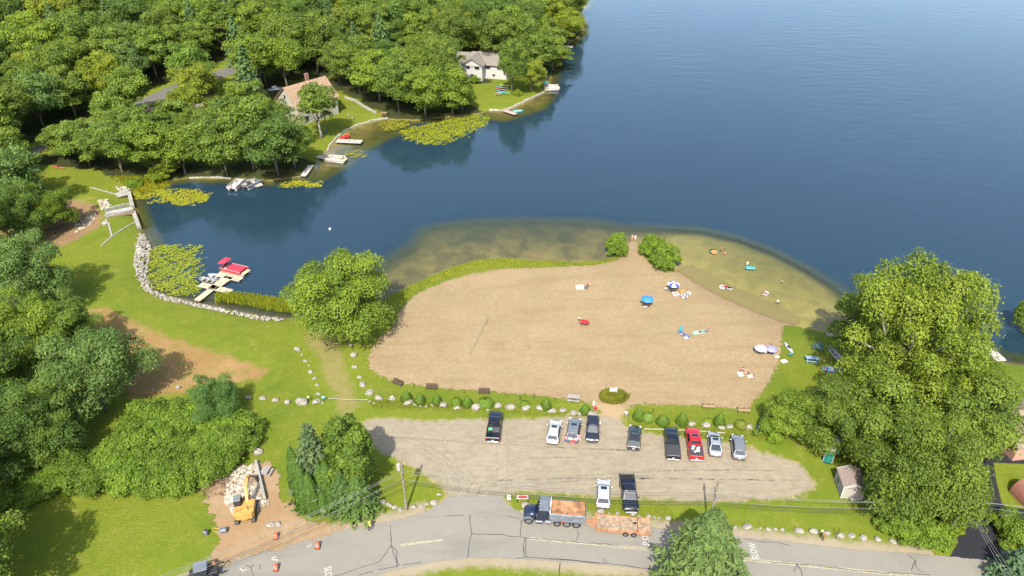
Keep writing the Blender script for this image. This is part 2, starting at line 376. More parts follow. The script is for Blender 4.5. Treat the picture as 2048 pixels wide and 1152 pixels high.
def broad_tree(seed, h, wd, nl, leaf, nlobes=30, base=.28, openness=0.0, pale=False, fork=1, squash=1.0, lob=1.0, lz=.85, limb=1.0):
    """returns (crown mesh, trunk mesh); origin at the foot of the trunk"""
    r = np.random.default_rng(seed)
    ch = h*(1-base); zc = h*base+ch*.48; rx = wd/2; rz_ = ch*.5*squash
    k = np.arange(nlobes)+.5; ph = np.arccos(1-1.72*k/nlobes); th = math.pi*(1+5**.5)*k+r.uniform(0, 6)
    d = np.stack([np.cos(th)*np.sin(ph), np.sin(th)*np.sin(ph), np.cos(ph)], 1)+r.normal(0, .13, (nlobes, 3))
    rad = r.uniform(.44, .98, nlobes)*(1+.14*np.sin(th*2+r.uniform(0, 6))*np.sin(ph))
    ecc = np.array([r.uniform(.88, 1.1), r.uniform(.88, 1.1), 1])
    LC = d*rad[:, None]*np.array([rx, rx, rz_])*ecc+np.array([0, 0, zc])
    LR = wd*r.uniform(.085, .21, nlobes)*(30/nlobes)**.36*lob
    LC = np.vstack([LC, [[0, 0, zc+rz_*.12]]]); LR = np.append(LR, wd*.24)
    wgt = LR**2; wgt /= wgt.sum(); li = r.choice(len(LR), int(nl*1.5), p=wgt)
    u = sph(len(li), r); u[:, 2] = np.where(u[:, 2] < -.35, -u[:, 2], u[:, 2])
    fr = np.where(r.random(len(li)) < .07, r.uniform(1.0, 1.22, len(li)), 1-.45*r.random(len(li))**1.6)*(1+.16*np.sin(u[:, 0]*7+li)*np.cos(u[:, 1]*6+li*2))
    pos = LC[li]+u*(LR[li]*fr)[:, None]*np.array([1.12, 1.12, lz])
    # drop leaves buried in other lobes
    ok = np.ones(len(pos), bool)
    for q in range(len(LR)):
        dd = (pos-LC[q])/np.array([1.12, 1.12, lz]); inside = (dd**2).sum(1) < (LR[q]*.62)**2
        ok &= ~(inside & (li != q) & (r.random(len(pos)) < .93))
    ok &= pos[:, 2] > h*base*.55
    pos, u, li = pos[ok][:nl], u[ok][:nl], li[ok][:nl]
    V, F = leaves(pos, u*1.0, np.full(len(pos), leaf), 1, .32, .58, seed)
    lt = r.uniform(0, 1, len(LR)); tint = np.clip(.5*lt[li]+r.uniform(0, .55, len(pos)), 0, 1)
    cm = np_mesh('crown', V, F, {'tint': ('FACE', tint)}); cm.materials.append(LEAF)
    b = MB(); tr = max(.14, h*.018)
    bend = Vector((r.uniform(-.04, .04)*h, r.uniform(-.04, .04)*h, 0))
    top = Vector((0, 0, zc+rz_*.45))+bend
    b.tube([(0, 0, -.25), (0, 0, .12*h), Vector((0, 0, .4*h))+bend*.5, top], [tr*1.35, tr, tr*.72, tr*.2], 8)
    for q in r.permutation(nlobes)[:max(8, nlobes//2)]:
        t = r.uniform(.18, .55); s = Vector((0, 0, h*t))+bend*t
        e = Vector(LC[q]); mdl = s.lerp(e, .5)+Vector((0, 0, -.04*h))
        b.tube([s, mdl, e, e+(e-mdl)*.18], [tr*.42*limb, tr*.3*limb, tr*.17*limb, tr*.06*limb], 5)
    me = bpy.data.meshes.new('trunk'); me.from_pydata(b.v, [], b.f); me.materials.append(PALEBARK if pale else BARK)
    me.polygons.foreach_set('use_smooth', [True]*len(b.f))
    return cm, me
def conifer(seed, h, wd, tiers, leaf, droop=.25, base=.04, power=.85, nb0=13, sprays=16, spread=.33):
    r = np.random.default_rng(seed); pos = []; nr = []; b = MB()
    b.tube([(0, 0, -.2), (0, 0, h*.5), (0, 0, h*.99)], [h*.016, h*.010, .02], 7)
    for t in range(tiers):
        f = (t+r.uniform(-.2, .2))/tiers; z = h*(base+(1-base)*f*.985); L = wd/2*(1-f)**power*r.uniform(.82, 1.12)+.12
        nb = max(5, int(nb0*(1-f*.55)))
        for k in range(nb):
            a = 2*math.pi*(k+r.random())/nb+t*.7; l = L*r.uniform(.72, 1.1)
            ca, sa = math.cos(a), math.sin(a)
            tt = np.linspace(.18, 1, sprays)
            x = tt*l; zz = z+.10*l*np.sin(tt*2.4)-droop*l*tt**1.6
            lat = r.normal(0, spread, sprays)*l*(1.05-tt)*.55
            pos.append(np.stack([x*ca-lat*sa, x*sa+lat*ca, zz+r.normal(0, .06*L, sprays)], 1))
            nr.append(np.tile([ca*.5, sa*.5, .7], (sprays, 1)))
            if l > 1.2 and k % 2 == 0: b.tube([(0, 0, z), (ca*l*.5, sa*l*.5, z+.05*l), (ca*l*.95, sa*l*.95, z+.06*l-droop*l*.9)], [.045, .03, .012], 4, cap=False)
    pos = np.vstack(pos); nr = np.vstack(nr)
    V, F = leaves(pos, nr, np.full(len(pos), leaf), .62, .1, .42, seed)
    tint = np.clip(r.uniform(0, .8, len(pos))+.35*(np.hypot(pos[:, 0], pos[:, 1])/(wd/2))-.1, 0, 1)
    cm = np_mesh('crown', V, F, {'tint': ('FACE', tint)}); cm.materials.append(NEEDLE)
    me = bpy.data.meshes.new('trunk'); me.from_pydata(b.v, [], b.f); me.materials.append(BARK); return cm, me
def column(seed, h, wd, nl, leaf, mat, prof, tilt=.2, lump=.12):
    """dense surface of leaves on a turned profile prof(t)->0..1"""
    r = np.random.default_rng(seed); t = r.random(nl*2); pr = np.array([prof(q) for q in t]); ok = r.random(nl*2) < pr+.08; t, pr = t[ok][:nl], pr[ok][:nl]
    a = r.uniform(0, 2*math.pi, len(t)); rad = wd/2*pr*(1-.22*r.random(len(t))**2)*(1+lump*np.sin(a*5+t*9+seed)*np.cos(a*3-t*14))
    pos = np.stack([rad*np.cos(a), rad*np.sin(a), t*h*(1+r.normal(0, .012, len(t)))+.05], 1)
    nr = np.stack([np.cos(a), np.sin(a), (t-.45)*1.6], 1)
    V, F = leaves(pos, nr, np.full(len(t), leaf), 1, tilt, .4, seed)
    cm = np_mesh('crown', V, F, {'tint': ('FACE', np.clip(r.uniform(0, .9, len(t))+.2*(t-.5), 0, 1))}); cm.materials.append(mat)
    b = MB(); b.tube([(0, 0, -.15), (0, 0, h*.3), (0, 0, h*.8)], [.05*wd, .04*wd, .01], 6)
    me = bpy.data.meshes.new('stem'); me.from_pydata(b.v, [], b.f); me.materials.append(BARK); return cm, me
def plant(name, label, cat, pr, loc, s=1.0, col=(1, 1, 1), group=None, rz=None, sxy=None, tn='trunk', note=True):
    o = thing(name, label, cat, loc, rng.uniform(0, 6.28) if rz is None else rz, group)
    sx = sxy or s; o.scale = (sx, sx, s)
    c = inst('crown', pr[0], o); c.color = (*col, 1); inst(tn, pr[1], o)
    if note: TREE_XY.append((loc[0], loc[1]))
    return o
OLIVE, BRIGHT, BLUE, DEEP, YELL, MIDG = (1.0, 1.0, .85), (1.1, 1.12, .75), (.86, .98, 1.5), (.66, .78, .85), (1.4, 1.22, .75), (.92, .98, .9)
HUES = {'olive-green': OLIVE, 'bright green': BRIGHT, 'dark green': DEEP, 'mid-green': MIDG, 'blue-green': BLUE, 'yellow-green': YELL}
FPIN = conifer(29, 19, 9, 20, .75, droop=.02, base=.2, power=.7, nb0=11, sprays=16)
FP = [broad_tree(100+i, h, wd, 13000, .4, nlobes=int(nb*1.7), base=bs) for i, (h, wd, nb, bs) in enumerate([(15, 13, 30, .22), (17, 14, 36, .25), (14, 12, 26, .2), (18, 13, 30, .28), (16, 15, 40, .22), (13, 10, 24, .2), (19, 14, 38, .3), (15, 11, 28, .24)])]

# ------------------------------------------------------------------ trees placed one by one: (px, py of the foot, height, width, hue, label)
placed = []
def put(px, py, h, wd, pr, ph, pw, hue, label, name='tree', cat='tree', group=None, rz=None):
    g = G(px, py); placed.append((g.x, g.y, wd*.5)); return plant(name, label, cat, pr, (g.x, g.y, g.z-.1), h/ph, HUES[hue] if isinstance(hue, str) else hue, group, rz, wd/pw)
def putc(px, py, h, wd, *a, **k):
    """like put, but the pixel is the middle of the crown"""
    c_ = AT(px, py, h*.56); q = Q(c_.x, c_.y, hz(c_.x, c_.y)); return put(q[0], q[1], h, wd, *a, **k)
N1 = broad_tree(11, 14, 16, 36000, .28, nlobes=54, base=.10, squash=1.08)
put(697, 668, 14, 16.4, N1, 14, 16, (1.22, 1.22, .8), 'round leafy maple on the shore between grass track and beach', 'maple_tree', rz=1.0)
N2 = broad_tree(12, 25, 22, 60000, .33, nlobes=84, base=.16, pale=True, squash=1.08, lob=.95, lz=1.25, limb=1.5)
putc(1832, 672, 23, 17.5, N2, 25, 22, (1.22, 1.16, .8), 'huge yellow-green cottonwood with pale limbs beside the beach lawn', 'cottonwood_tree', rz=2.2)
N3 = broad_tree(13, 16, 14, 34000, .28, nlobes=46, base=.12)
N4 = broad_tree(15, 12, 11, 22000, .28, nlobes=34, base=.08, lob=.95)
putc(1750, 645, 15, 10.5, N3, 16, 14, (1.0, 1.05, .85), 'mid-green tree between the picnic tables and the huge cottonwood', 'tree')
RB = [(1598,828,7,8.5,'bright green','dense low tree overhanging two boulders behind the clipped shrubs'),
      (1700,822,11.5,10.5,'olive-green','olive leafy tree standing right behind the portable toilets'),
      (1782,850,13,11.5,'olive-green','olive leafy tree behind the gabled shed'),
      (1862,945,13.5,12.8,'olive-green','big oak between the fence and the black driveway'),
      (1788,985,8,6.5,'dark green','dark tree rising from the fence line beside the shed'),
      (1942,838,12,12,'olive-green','leafy tree at the upper bend of the black driveway'),
      (1915,765,12,11,'bright green','leafy tree between the cottonwood and the right-hand dock'),
      (1992,800,8,6.5,'olive-green','smaller tree beside the brown-roofed house'),
      (1700,795,7,7.5,'bright green','bushy tree shading the stored boats')]
for i, (a, b_, h, wd, hue, lb) in enumerate(RB):
    q = ((N1, 14, 16), (N3, 16, 14), (N4, 12, 11))[(i+(wd < 9.6)*2) % 3 if wd > 9.6 else 2]; putc(a, b_, h, wd, *q, (lambda k: tuple(v*k for v in HUES[hue]))(random.uniform(.9, 1.12)), lb)
LB = [(46,548,14,13.5,'blue-green','rounded blue-green oak casting its shadow on the lawn below the dam'),
      (92,412,10,9,'bright green','bright tree beside the brush heap below the dam'),
      (28,418,12,11,'dark green','dark tree behind the brush heap below the dam'),
      (12,352,12,12,'olive-green','tree at the edge of the dam lawn'),
      (48,668,13,12,'bright green','bright tree behind the thicket, above the mown lawn corner'),
      (128,655,11,9.5,'mid-green','mid-green tree at the tip of the dirt strip'),
      (182,745,13.5,13,'blue-green','grey-green tree towering over the thicket'),
      (28,850,12,12,'dark green','dark tree at the back of the mown lawn'),
      (425,795,7,6.5,(.75,.98,1.4),'small blue-green tree on the end of the thicket by the dirt strip'),
      (88,850,9,9,'mid-green','mid-green tree at the lawn end of the thicket'),
      (-60,470,14,13,'olive-green','tall tree left of the dam lawn'),(-60,740,14,13,'dark green','tall dark tree left of the thicket')]
for i, (a, b_, h, wd, hue, lb) in enumerate(LB): putc(a, b_, h, wd, (N1, N3)[i % 2], (14, 16)[i % 2], (16, 14)[i % 2], hue, lb)
for x, y, h in ((-60, 50.5, 15), (-66, 55, 15), (-70, 66, 13)):
    plant('tree', 'tree off the corner of the mown lawn', 'tree', N3, (x, y, -.1), h/16, OLIVE, 'trees off the lawn corner'); placed.append((x, y, 6))
FR = [(455,352,14,13,'mid-green'),(556,350,15,15,'dark green'),(508,338,18,14,'mid-green'),(590,335,11,9,'mid-green'),(385,262,12,10,'yellow-green'),(180,332,12,12,'mid-green'),(245,345,13,13,'mid-green'),(312,346,13,13,'bright green'),(372,350,11,11,'bright green'),(285,300,12,12,'mid-green'),(440,300,12,12,'olive-green'),(340,352,5,6,'yellow-green'),
      (548,298,13,12,'mid-green'),(345,282,11,10,'mid-green'),(392,285,9,8,'olive-green'),(130,318,9,9,'olive-green'),(798,226,15,13,'mid-green'),(852,238,15,14,'bright green'),(905,232,14,13,'bright green'),(830,205,17,14,'olive-green'),(880,200,17,14,'olive-green'),(760,205,15,13,'bright green'),(720,185,16,14,'olive-green'),(925,225,7,7,'bright green'),
      (1024,188,16,9,'mid-green'),(1062,184,10,10,'yellow-green'),(1082,150,14,12,'mid-green'),(1108,142,9,11,'olive-green'),(1048,140,17,13,'mid-green'),(1095,118,14,13,'olive-green'),(1128,92,12,13,'yellow-green'),(1100,80,16,14,'yellow-green'),(1145,70,9,10,'yellow-green'),(1060,100,18,14,'mid-green'),(1000,100,18,14,'dark green'),(960,98,18,14,'dark green'),(1148,30,13,13,'bright green'),(1120,25,15,14,'bright green'),(1150,5,13,12,'mid-green')]
GFR = 'trees along the far shore of the cove'
for i, (a, b_, h, wd, hue) in enumerate(FR):
    k = i % 8; q = [(15,13),(17,14),(14,12),(18,13),(16,15),(13,10),(19,14),(15,11)][k]
    put(a, b_, h, wd, FP[k], q[0], q[1], hue, hue+' broadleaf tree along the far shore of the cove', 'shore_tree', 'tree', GFR)
HT = broad_tree(14, 13, 9, 5200, .40, nlobes=30, base=.3, pale=True)
put(643, 277, 16, 11, HT, 13, 9, (1.0, 1.02, .95), 'thin open tree on the lawn in front of the tan-roofed house', 'lawn_tree')
# forest filling
KEEP = [(140,262),(150,258),(318,196),(330,190),(440,156),(455,152),(305,222),(118,332),(560,182),(585,170),(602,185),(600,240),(585,235),(690,215),(715,235),(740,240),(640,292),(550,172),
        (930,128),(965,140),(985,128),(1000,140),(950,152),(985,195),(1003,183),(970,205),(1040,208),(230,380),(180,370),(1098,175),(1128,90)]
hn = list(HUES); cnt = 0; pts = [(a, b_) for a, b_, _ in placed]
order = np.random.default_rng(5)
for tries in range(12000):
    x = order.uniform(-275, 45); y = order.uniform(140, 385)
    i = int(np.searchsorted(GX, x)); j = int(np.searchsorted(GY, y))
    if SS[j, i] < 6: continue
    z = ZZ[j, i]; px, py, scl = Q(x, y, z)
    if px < -110 or px > 1250 or Q(x, y, z+15)[1] < -75 or (y < 172 and px > 60): continue
    if any(sdist(x, y, pg) > -3.5 for pg in CLEAR): continue
    if any((x-a)**2+(y-b_)**2 < 66 for a, b_ in pts): continue
    k = int(order.integers(0, 8)); q = [(15,13),(17,14),(14,12),(18,13),(16,15),(13,10),(19,14),(15,11)][k]; s = order.uniform(.82, 1.12)
    qx, qy, qs = Q(x, y, z+q[0]*s*.6); rp = q[1]*s*.5*qs
    if any(abs(kx-qx) < rp*1.05 and -rp*1.15 < ky-qy < rp*1.15+3 for kx, ky in KEEP): continue
    hv = order.choice(6, p=[.40, .12, .14, .22, .08, .04]); hue = hn[hv]; kk = order.uniform(.84, 1.16); col = tuple(c_*kk*order.uniform(.96, 1.04) for c_ in HUES[hue])
    if order.random() < .07:
        plant('white_pine', 'tall feathery pine standing among the broadleaf wood', 'tree', FPIN, (x, y, z-.1), s, (1.5, 1.5, 1.3), 'pines of the wood behind the cove', order.uniform(0, 6.28)); pts.append((x, y)); continue
    plant('forest_tree', hue+' broadleaf tree in the wood behind the cove houses', 'tree', FP[k], (x, y, z-.1), s, col, 'trees of the wood behind the cove', order.uniform(0, 6.28)); pts.append((x, y)); cnt += 1
print('forest trees', cnt)
# conifers
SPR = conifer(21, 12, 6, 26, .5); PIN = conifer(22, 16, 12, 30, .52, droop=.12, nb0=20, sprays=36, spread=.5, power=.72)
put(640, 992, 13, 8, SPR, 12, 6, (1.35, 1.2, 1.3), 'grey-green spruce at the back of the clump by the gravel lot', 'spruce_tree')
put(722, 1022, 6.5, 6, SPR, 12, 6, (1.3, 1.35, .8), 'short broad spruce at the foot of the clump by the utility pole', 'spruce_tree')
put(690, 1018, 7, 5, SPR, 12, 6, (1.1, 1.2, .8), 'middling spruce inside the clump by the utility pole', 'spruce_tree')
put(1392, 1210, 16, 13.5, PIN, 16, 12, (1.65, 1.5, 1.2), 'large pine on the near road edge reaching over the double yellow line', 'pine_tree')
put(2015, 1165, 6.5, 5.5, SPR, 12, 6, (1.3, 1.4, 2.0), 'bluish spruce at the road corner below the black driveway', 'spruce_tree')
DT = broad_tree(23, 11.5, 7, 14000, .3, nlobes=34, base=.08, squash=1.1)
put(708, 985, 12.5, 7.2, DT, 11.5, 7, (.88, .96, .75), 'upright leafy tree at the gravel side of the evergreen clump', 'tree')
ARB = column(24, 7, 2.0, 5000, .26, TOPI, lambda t: min(1, (t+.05)*5)*(1-t)**.55*1.1 if t < 1 else 0, .5, .18)
for px, py, h, wd in ((598,982,8,2.1),(606,1000,8.5,2.3),(616,1022,8,2.5),(630,1026,7,2.3),(652,1012,7.5,2.2),(665,1014,8.2,2.3),(678,1012,7,2.2),(650,1026,4,1.8)):
    put(px, py, h, wd, ARB, 7, 2.0, (.62, .76, .62), 'tall slim arborvitae in the clump beside the rubble bed', 'arborvitae', 'tree', 'arborvitae columns in the clump')
# thicket below the dirt strip
BU = [broad_tree(30+i, 4, 6.5, 8000, .26, nlobes=26, base=.02) for i in range(3)]
TH = [(150,935),(190,965),(230,940),(260,965),(300,962),(330,940),(350,972),(390,960),(420,935),(432,940),(455,915),(478,895),(480,878),(455,890),(410,900),(370,900),(330,890),(290,900),(250,905),(310,850),(350,850),(390,850),(280,860),(120,960),(80,985),(40,1000),(10,1025),(460,860)]
for i, (a, b_) in enumerate(TH):
    put(a, b_, 2.0+random.random()*1.5, 5.2+random.random()*1.5, BU[i % 3], 4, 6.5, (lambda k: (1.0*k, 1.12*k, .75*k))(random.uniform(.75, 1.15)), 'vine-covered shrub in the thicket above the mown lawn', 'thicket_shrub', 'shrub', 'shrubs of the thicket')
for a, b_, h, wd, lb in ((1232,510,4.2,4.6,'dense round shrub left of the sandy point'),(1300,512,4.6,4.6,'dense shrub right of the sandy point'),(1328,534,4.3,5.6,'broad shrub at the waterline beside the swimming shelf'),(1545,872,3.2,4,'low shrub under the trees by two boulders'),(1790,1062,3,4,'roadside shrub at the foot of the fence'),(1822,1080,2.6,4,'roadside shrub beside the row of boulders'),(1862,1085,3.2,4.5,'pale roadside shrub left of the leaning pole'),(1895,1060,3,3.6,'yellowish shrub around the leaning pole'),(2015,1062,2.6,4,'flowering shrub bed at the driveway edge'),(2040,1085,3.4,5,'dark shrub mound beside the driveway'),
                        (612,268,2,2.6,'rounded shrub at the corner of the tan-roofed house'),(598,276,1.8,2.6,'yellow shrub below the tan-roofed house'),(950,165,2,3,'shrub below the white house'),(1035,190,1.6,3,'yellow flowering shrub behind the far seawall'),(320,358,3,6,'yellow shoreline shrub above the lily pads'),(268,372,1.6,4,'low waterside shrub by the dam rocks'),(2050,660,6,5,'waterside tree beside the right-hand dock')):
    put(a, b_, h, wd, BU[int(a) % 3], 4, 6.5, (1.4, 1.3, .6) if 'yellow' in lb else (1.1, 1.2, .75), lb, 'shrub', 'shrub')

# ------------------------------------------------------------------ ground mesh and sheets
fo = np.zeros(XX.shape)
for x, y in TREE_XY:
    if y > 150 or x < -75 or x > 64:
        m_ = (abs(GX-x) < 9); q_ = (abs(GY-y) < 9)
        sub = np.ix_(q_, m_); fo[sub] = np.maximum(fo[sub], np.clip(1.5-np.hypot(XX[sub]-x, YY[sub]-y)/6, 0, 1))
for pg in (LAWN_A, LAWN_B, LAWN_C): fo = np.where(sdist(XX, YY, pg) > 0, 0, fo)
weedy = np.clip(1-np.exp(sdist(XX, YY, SWIM)/3), 0, 1)
ny, nx = XX.shape; J, I = np.mgrid[0:ny-1, 0:nx-1]; F = np.stack([J*nx+I, J*nx+I+1, (J+1)*nx+I+1, (J+1)*nx+I], -1).reshape(-1, 4)
me = np_mesh('ground', np.stack([XX, YY, ZZ], -1).reshape(-1, 3), F, {'forest': ('POINT', fo.ravel()), 'weedy': ('POINT', weedy.ravel())}, True)
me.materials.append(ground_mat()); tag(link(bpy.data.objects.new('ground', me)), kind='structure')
# water
wk = (SS < 1.5); fk = wk[:-1, :-1] | wk[1:, :-1] | wk[:-1, 1:] | wk[1:, 1:]
Fw = F.reshape(ny-1, nx-1, 4)[fk]; u, inv = np.unique(Fw, return_inverse=True)
me = np_mesh('lake', np.stack([XX.ravel()[u], YY.ravel()[u], np.full(len(u), WZ)], 1), inv.reshape(Fw.shape), {'depth': ('POINT', DD.ravel()[u]), 'weedy': ('POINT', weedy.ravel()[u])}, True)
m, n, b = new_mat('lake_water'); p = n.pos()
dp = n.attr('depth')
turb = n.math('SUBTRACT', 1.0, n.math('POWER', 2.718, n.math('SUBTRACT', n.math('MULTIPLY', dp, n.math('MULTIPLY_ADD', n.attr('weedy'), -.40, -.42)), n.math('MULTIPLY', n.math('MAXIMUM', n.math('SUBTRACT', dp, .95), 0.0), n.math('MULTIPLY_ADD', n.attr('weedy'), -6.2, 7.0)))))
body = n.node('ShaderNodeBsdfDiffuse', {'Color': n.mix(n.ramp(dp, .9, 1.9), (.036, .047, .020), (.0105, .025, .037))})
tint = n.mix(n.ramp(dp, 0.0, 1.2), (.97, .96, .88), (.72, .74, .44))
tr = n.node('ShaderNodeBsdfTransparent', {'Color': tint})
mixb = n.node('ShaderNodeMixShader', {0: turb, 1: tr.outputs[0], 2: body.outputs[0]})
calm = n.ramp(n.noise(n.stretch(p, (1, .45, 1), R(20)), .022, 4, .6), .38, .62)
w1 = n.noise(n.stretch(p, (.55, 1.5, 1), R(-24)), 1.1, 3, .6); w2 = n.noise(n.stretch(p, (.5, 1.2, 1), R(-20)), .28, 3, .5)
hgt = n.math('ADD', n.math('MULTIPLY', w1, .5), n.math('MULTIPLY', w2, 1.2))
bmp = n.node('ShaderNodeBump', {'Height': hgt, 'Strength': n.math('ADD', .06, n.math('MULTIPLY', calm, .17)), 'Distance': .28}).outputs[0]
gl = n.node('ShaderNodeBsdfGlossy', {'Color': (1, 1, 1), 'Roughness': .05, 'Normal': bmp})
fr = n.node('ShaderNodeFresnel', {'IOR': 1.36, 'Normal': bmp})
mx = n.node('ShaderNodeMixShader', {0: fr.outputs[0], 1: mixb.outputs[0], 2: gl.outputs[0]})
n.l.new(mx.outputs[0], n.n['Material Output'].inputs[0]); n.n.remove(b)
me.materials.append(m); tag(link(bpy.data.objects.new('lake', me)), kind='structure')
sheet('grass_track', TRACK, sheet_mat('grass_track', ((.30, .235, .085), (.26, .22, .075), (.33, .26, .12)), .8, 1.4, .6, keep=.85), .02)
sheet('dirt_strip', DIRT1, sheet_mat('dirt_strip', ((.37, .195, .088), (.42, .25, .115), (.27, .20, .062)), 1.0, 1.9, .45, keep=.97), .02)
sheet('dirt_bank', DIRT2, sheet_mat('dirt_bank', ((.29, .18, .095), (.36, .23, .12), (.22, .16, .065)), .8, 1.6, .5), .02)
sheet('dirt_ground', DIRT3, sheet_mat('dirt_ground', ((.37, .235, .125), (.42, .29, .17), (.28, .20, .09)), .1, 1.7, .8, alpha=True), .066)
sheet('beach_sand', BEACH, sheet_mat('beach_sand', ((.415, .310, .170), (.360, .265, .142), (.450, .342, .197)), .08, 1.5, 1.6, ex_sand, .9, alpha=True), .035)
sheet('gravel_lot', LOT, sheet_mat('gravel_lot', ((.365, .308, .210), (.322, .272, .187), (.410, .348, .242)), .5, 1.3, .8, ex_lot, other=(.43, .312, .17)), .045, union=(BEACH, ROAD))
sheet('road_verge', ROAD, sheet_mat('road_verge', ((.37, .31, .205), (.34, .28, .18), (.40, .34, .235)), .7, 1.3, .7), .03, 4.4, grow=1.3)
sheet('road', ROAD, sheet_mat('road', ((.292, .270, .222), (.268, .250, .208), (.315, .292, .240)), .05, .3, 1.4, ex_road, .15, 1, .9, alpha=True), .06, .8)
sheet('driveway', DRIVE, sheet_mat('driveway', ((.032, .033, .037), (.038, .039, .043), (.029, .030, .033)), .1, .12, 1.4, None, .15, 1, .8), .05, .6)
sheet('back_road', BACKROAD, sheet_mat('back_road', ((.18, .17, .15), (.16, .15, .135), (.19, .175, .15)), .3, .5, .8, None, .15), .04)
# ------------------------------------------------------------------ road paint and sealed cracks (thin raised ribbons on the road)
road_o = bpy.data.objects['road']
def ribbon(name, pts, width, mat, parent, zo=.075, jit=0.0, sub=1, z0=0.0):
    r = random.Random(len(pts)*7+int(pts[0][0])); q = [G(*p) for p in pts]; out = []
    for a, b in zip(q[:-1], q[1:]):
        k = max(1, int((b-a).length/sub))
        for t in range(k): out.append(a.lerp(b, t/k)+Vector((r.uniform(-jit, jit), r.uniform(-jit, jit), 0)))
    out.append(q[-1]); m = MB(); L = []; 
    for i, p_ in enumerate(out):
        t = (out[min(i+1, len(out)-1)]-out[max(i-1, 0)]); s = Vector((-t.y, t.x, 0)).normalized()*width*.5*(r.uniform(.7, 1.3) if jit else 1)
        z = hz(p_.x, p_.y)+zo; L += [(p_.x+s.x, p_.y+s.y, z), (p_.x-s.x, p_.y-s.y, z)]
    m.add(L, [(2*i, 2*i+1, 2*i+3, 2*i+2) for i in range(len(out)-1)])
    return m.build(name, mat, parent)
TAR = M('tar_seal', (.06, .06, .057), .7, 0, .4); YPAINT = M('yellow_paint', (.37, .33, .21), .8, 0, .25, 3); WPAINT = M('white_paint', (.50, .49, .45), .8, 0, .15, 8)
for c_ in ([(718,1168),(655,1158),(760,1124),(782,1092)],[(780,1050),(782,1070),(783,1092),(789,1112),(795,1135)],[(783,1092),(793,1104),(795,1128)],[(890,1033),(905,1032),(928,1031)],[(939,1030),(940,1046),(944,1068),(938,1090),(935,1116)],
           [(944,1068),(1000,1070),(1049,1076),(1110,1080),(1175,1086),(1240,1091)],[(1043,1040),(1042,1058),(1041,1074)],[(1016,1032),(1030,1036),(1043,1037)],[(1049,1076),(1047,1090),(1048,1110),(1050,1116)],[(1052,1076),(1050,1100),(1054,1116)],[(1032,1117),(1050,1116),(1070,1116),(1100,1119),(1130,1121),(1165,1124),(1206,1127),(1240,1131),(1300,1138)],
           [(1100,1117),(1135,1120),(1170,1124),(1200,1128)],[(1206,1127),(1208,1118),(1216,1127)],[(1155,1060),(1156,1072),(1152,1081)],[(1490,1079),(1520,1084),(1560,1086),(1580,1092)],[(1590,1128),(1602,1140),(1605,1160)],[(1596,1128),(1588,1145)],[(1540,1125),(1620,1130),(1700,1140),(1760,1146),(1860,1150)],[(1815,1110),(1830,1122),(1832,1136),(1845,1146)],[(1830,1122),(1822,1142)],
           [(494,1131),(502,1136),(507,1152),(508,1165)],[(502,1136),(508,1130)],[(520,1130),(521,1140)],[(756,1140),(790,1135),(800,1129)],[(806,1130),(830,1128),(842,1125)],[(718,1152),(740,1143),(745,1146)]):
    ribbon('crack_seal', c_, .085, TAR, road_o, .072, .07, .6)
for off in (0, 3.5):
    ribbon('centre_line', [(1060,1076+off),(1180,1086+off),(1300,1098+off*1.1),(1420,1111+off*1.1),(1536,1122+off*1.1),(1723,1141+off),(1900,1158+off)], .13, YPAINT, road_o, .068)
ribbon('centre_line', [(800,1090),(845,1084),(886,1079)], .13, YPAINT, road_o, .068); ribbon('centre_line', [(800,1092.5),(845,1086.5),(886,1081.5)], .13, YPAINT, road_o, .068)
for a in ([(480,1137),(486,1143),(494,1139)],[(543,1117),(552,1114)],[(613,1093),(620,1094),(622,1088)],[(545,1120),(556,1121)]): ribbon('survey_mark', a, .1, WPAINT, road_o, .07, .02)
def track_mat(name, col, thr):
    m, n, b = new_mat(name); p = n.pos(); n.set(b.inputs['Base Color'], tuple(c*GG for c in col)); b.inputs['Roughness'].default_value = .95
    f = n.math('MULTIPLY', n.ramp(n.noise(p, 1.6, 5, .75), thr, thr+.35), n.ramp(n.noise(p, .15, 2), .35, .55))
    mx = n.node('ShaderNodeMixShader', {0: f, 1: n.node('ShaderNodeBsdfTransparent').outputs[0], 2: b.outputs[0]}); n.l.new(mx.outputs[0], n.n['Material Output'].inputs[0]); return m
lot_o = bpy.data.objects['gravel_lot']
PALE = track_mat('tyre_track_pale', (.43, .37, .265), .36); DARKT = track_mat('tyre_track_dark', (.295, .25, .175), .40)
def arc(p0, p1, p2, k=14): return [((1-t)**2*p0[0]+2*t*(1-t)*p1[0]+t*t*p2[0], (1-t)**2*p0[1]+2*t*(1-t)*p1[1]+t*t*p2[1]) for t in [i/k for i in range(k+1)]]
for i, (a0, a1, a2) in enumerate((((950,1000),(945,930),(860,885)),((925,1000),(930,920),(800,870)),((965,1000),(960,940),(1120,930)),((940,1000),(960,900),(1150,915)),((905,985),(915,930),(840,900)),((760,870),(1000,890),(1280,900)),((980,960),(1200,950),(1590,960)),((960,975),(1250,930),(1560,940)),((1000,985),(1010,900),(1000,860)),((930,990),(1080,960),(1300,950)))):
    for dx in (-11, 11): ribbon('tyre_track', [(x+dx, y+abs(dx)*.2) for x, y in arc(a0, a1, a2)], .28, PALE, lot_o, .052+.001*i, .03, 1.5)
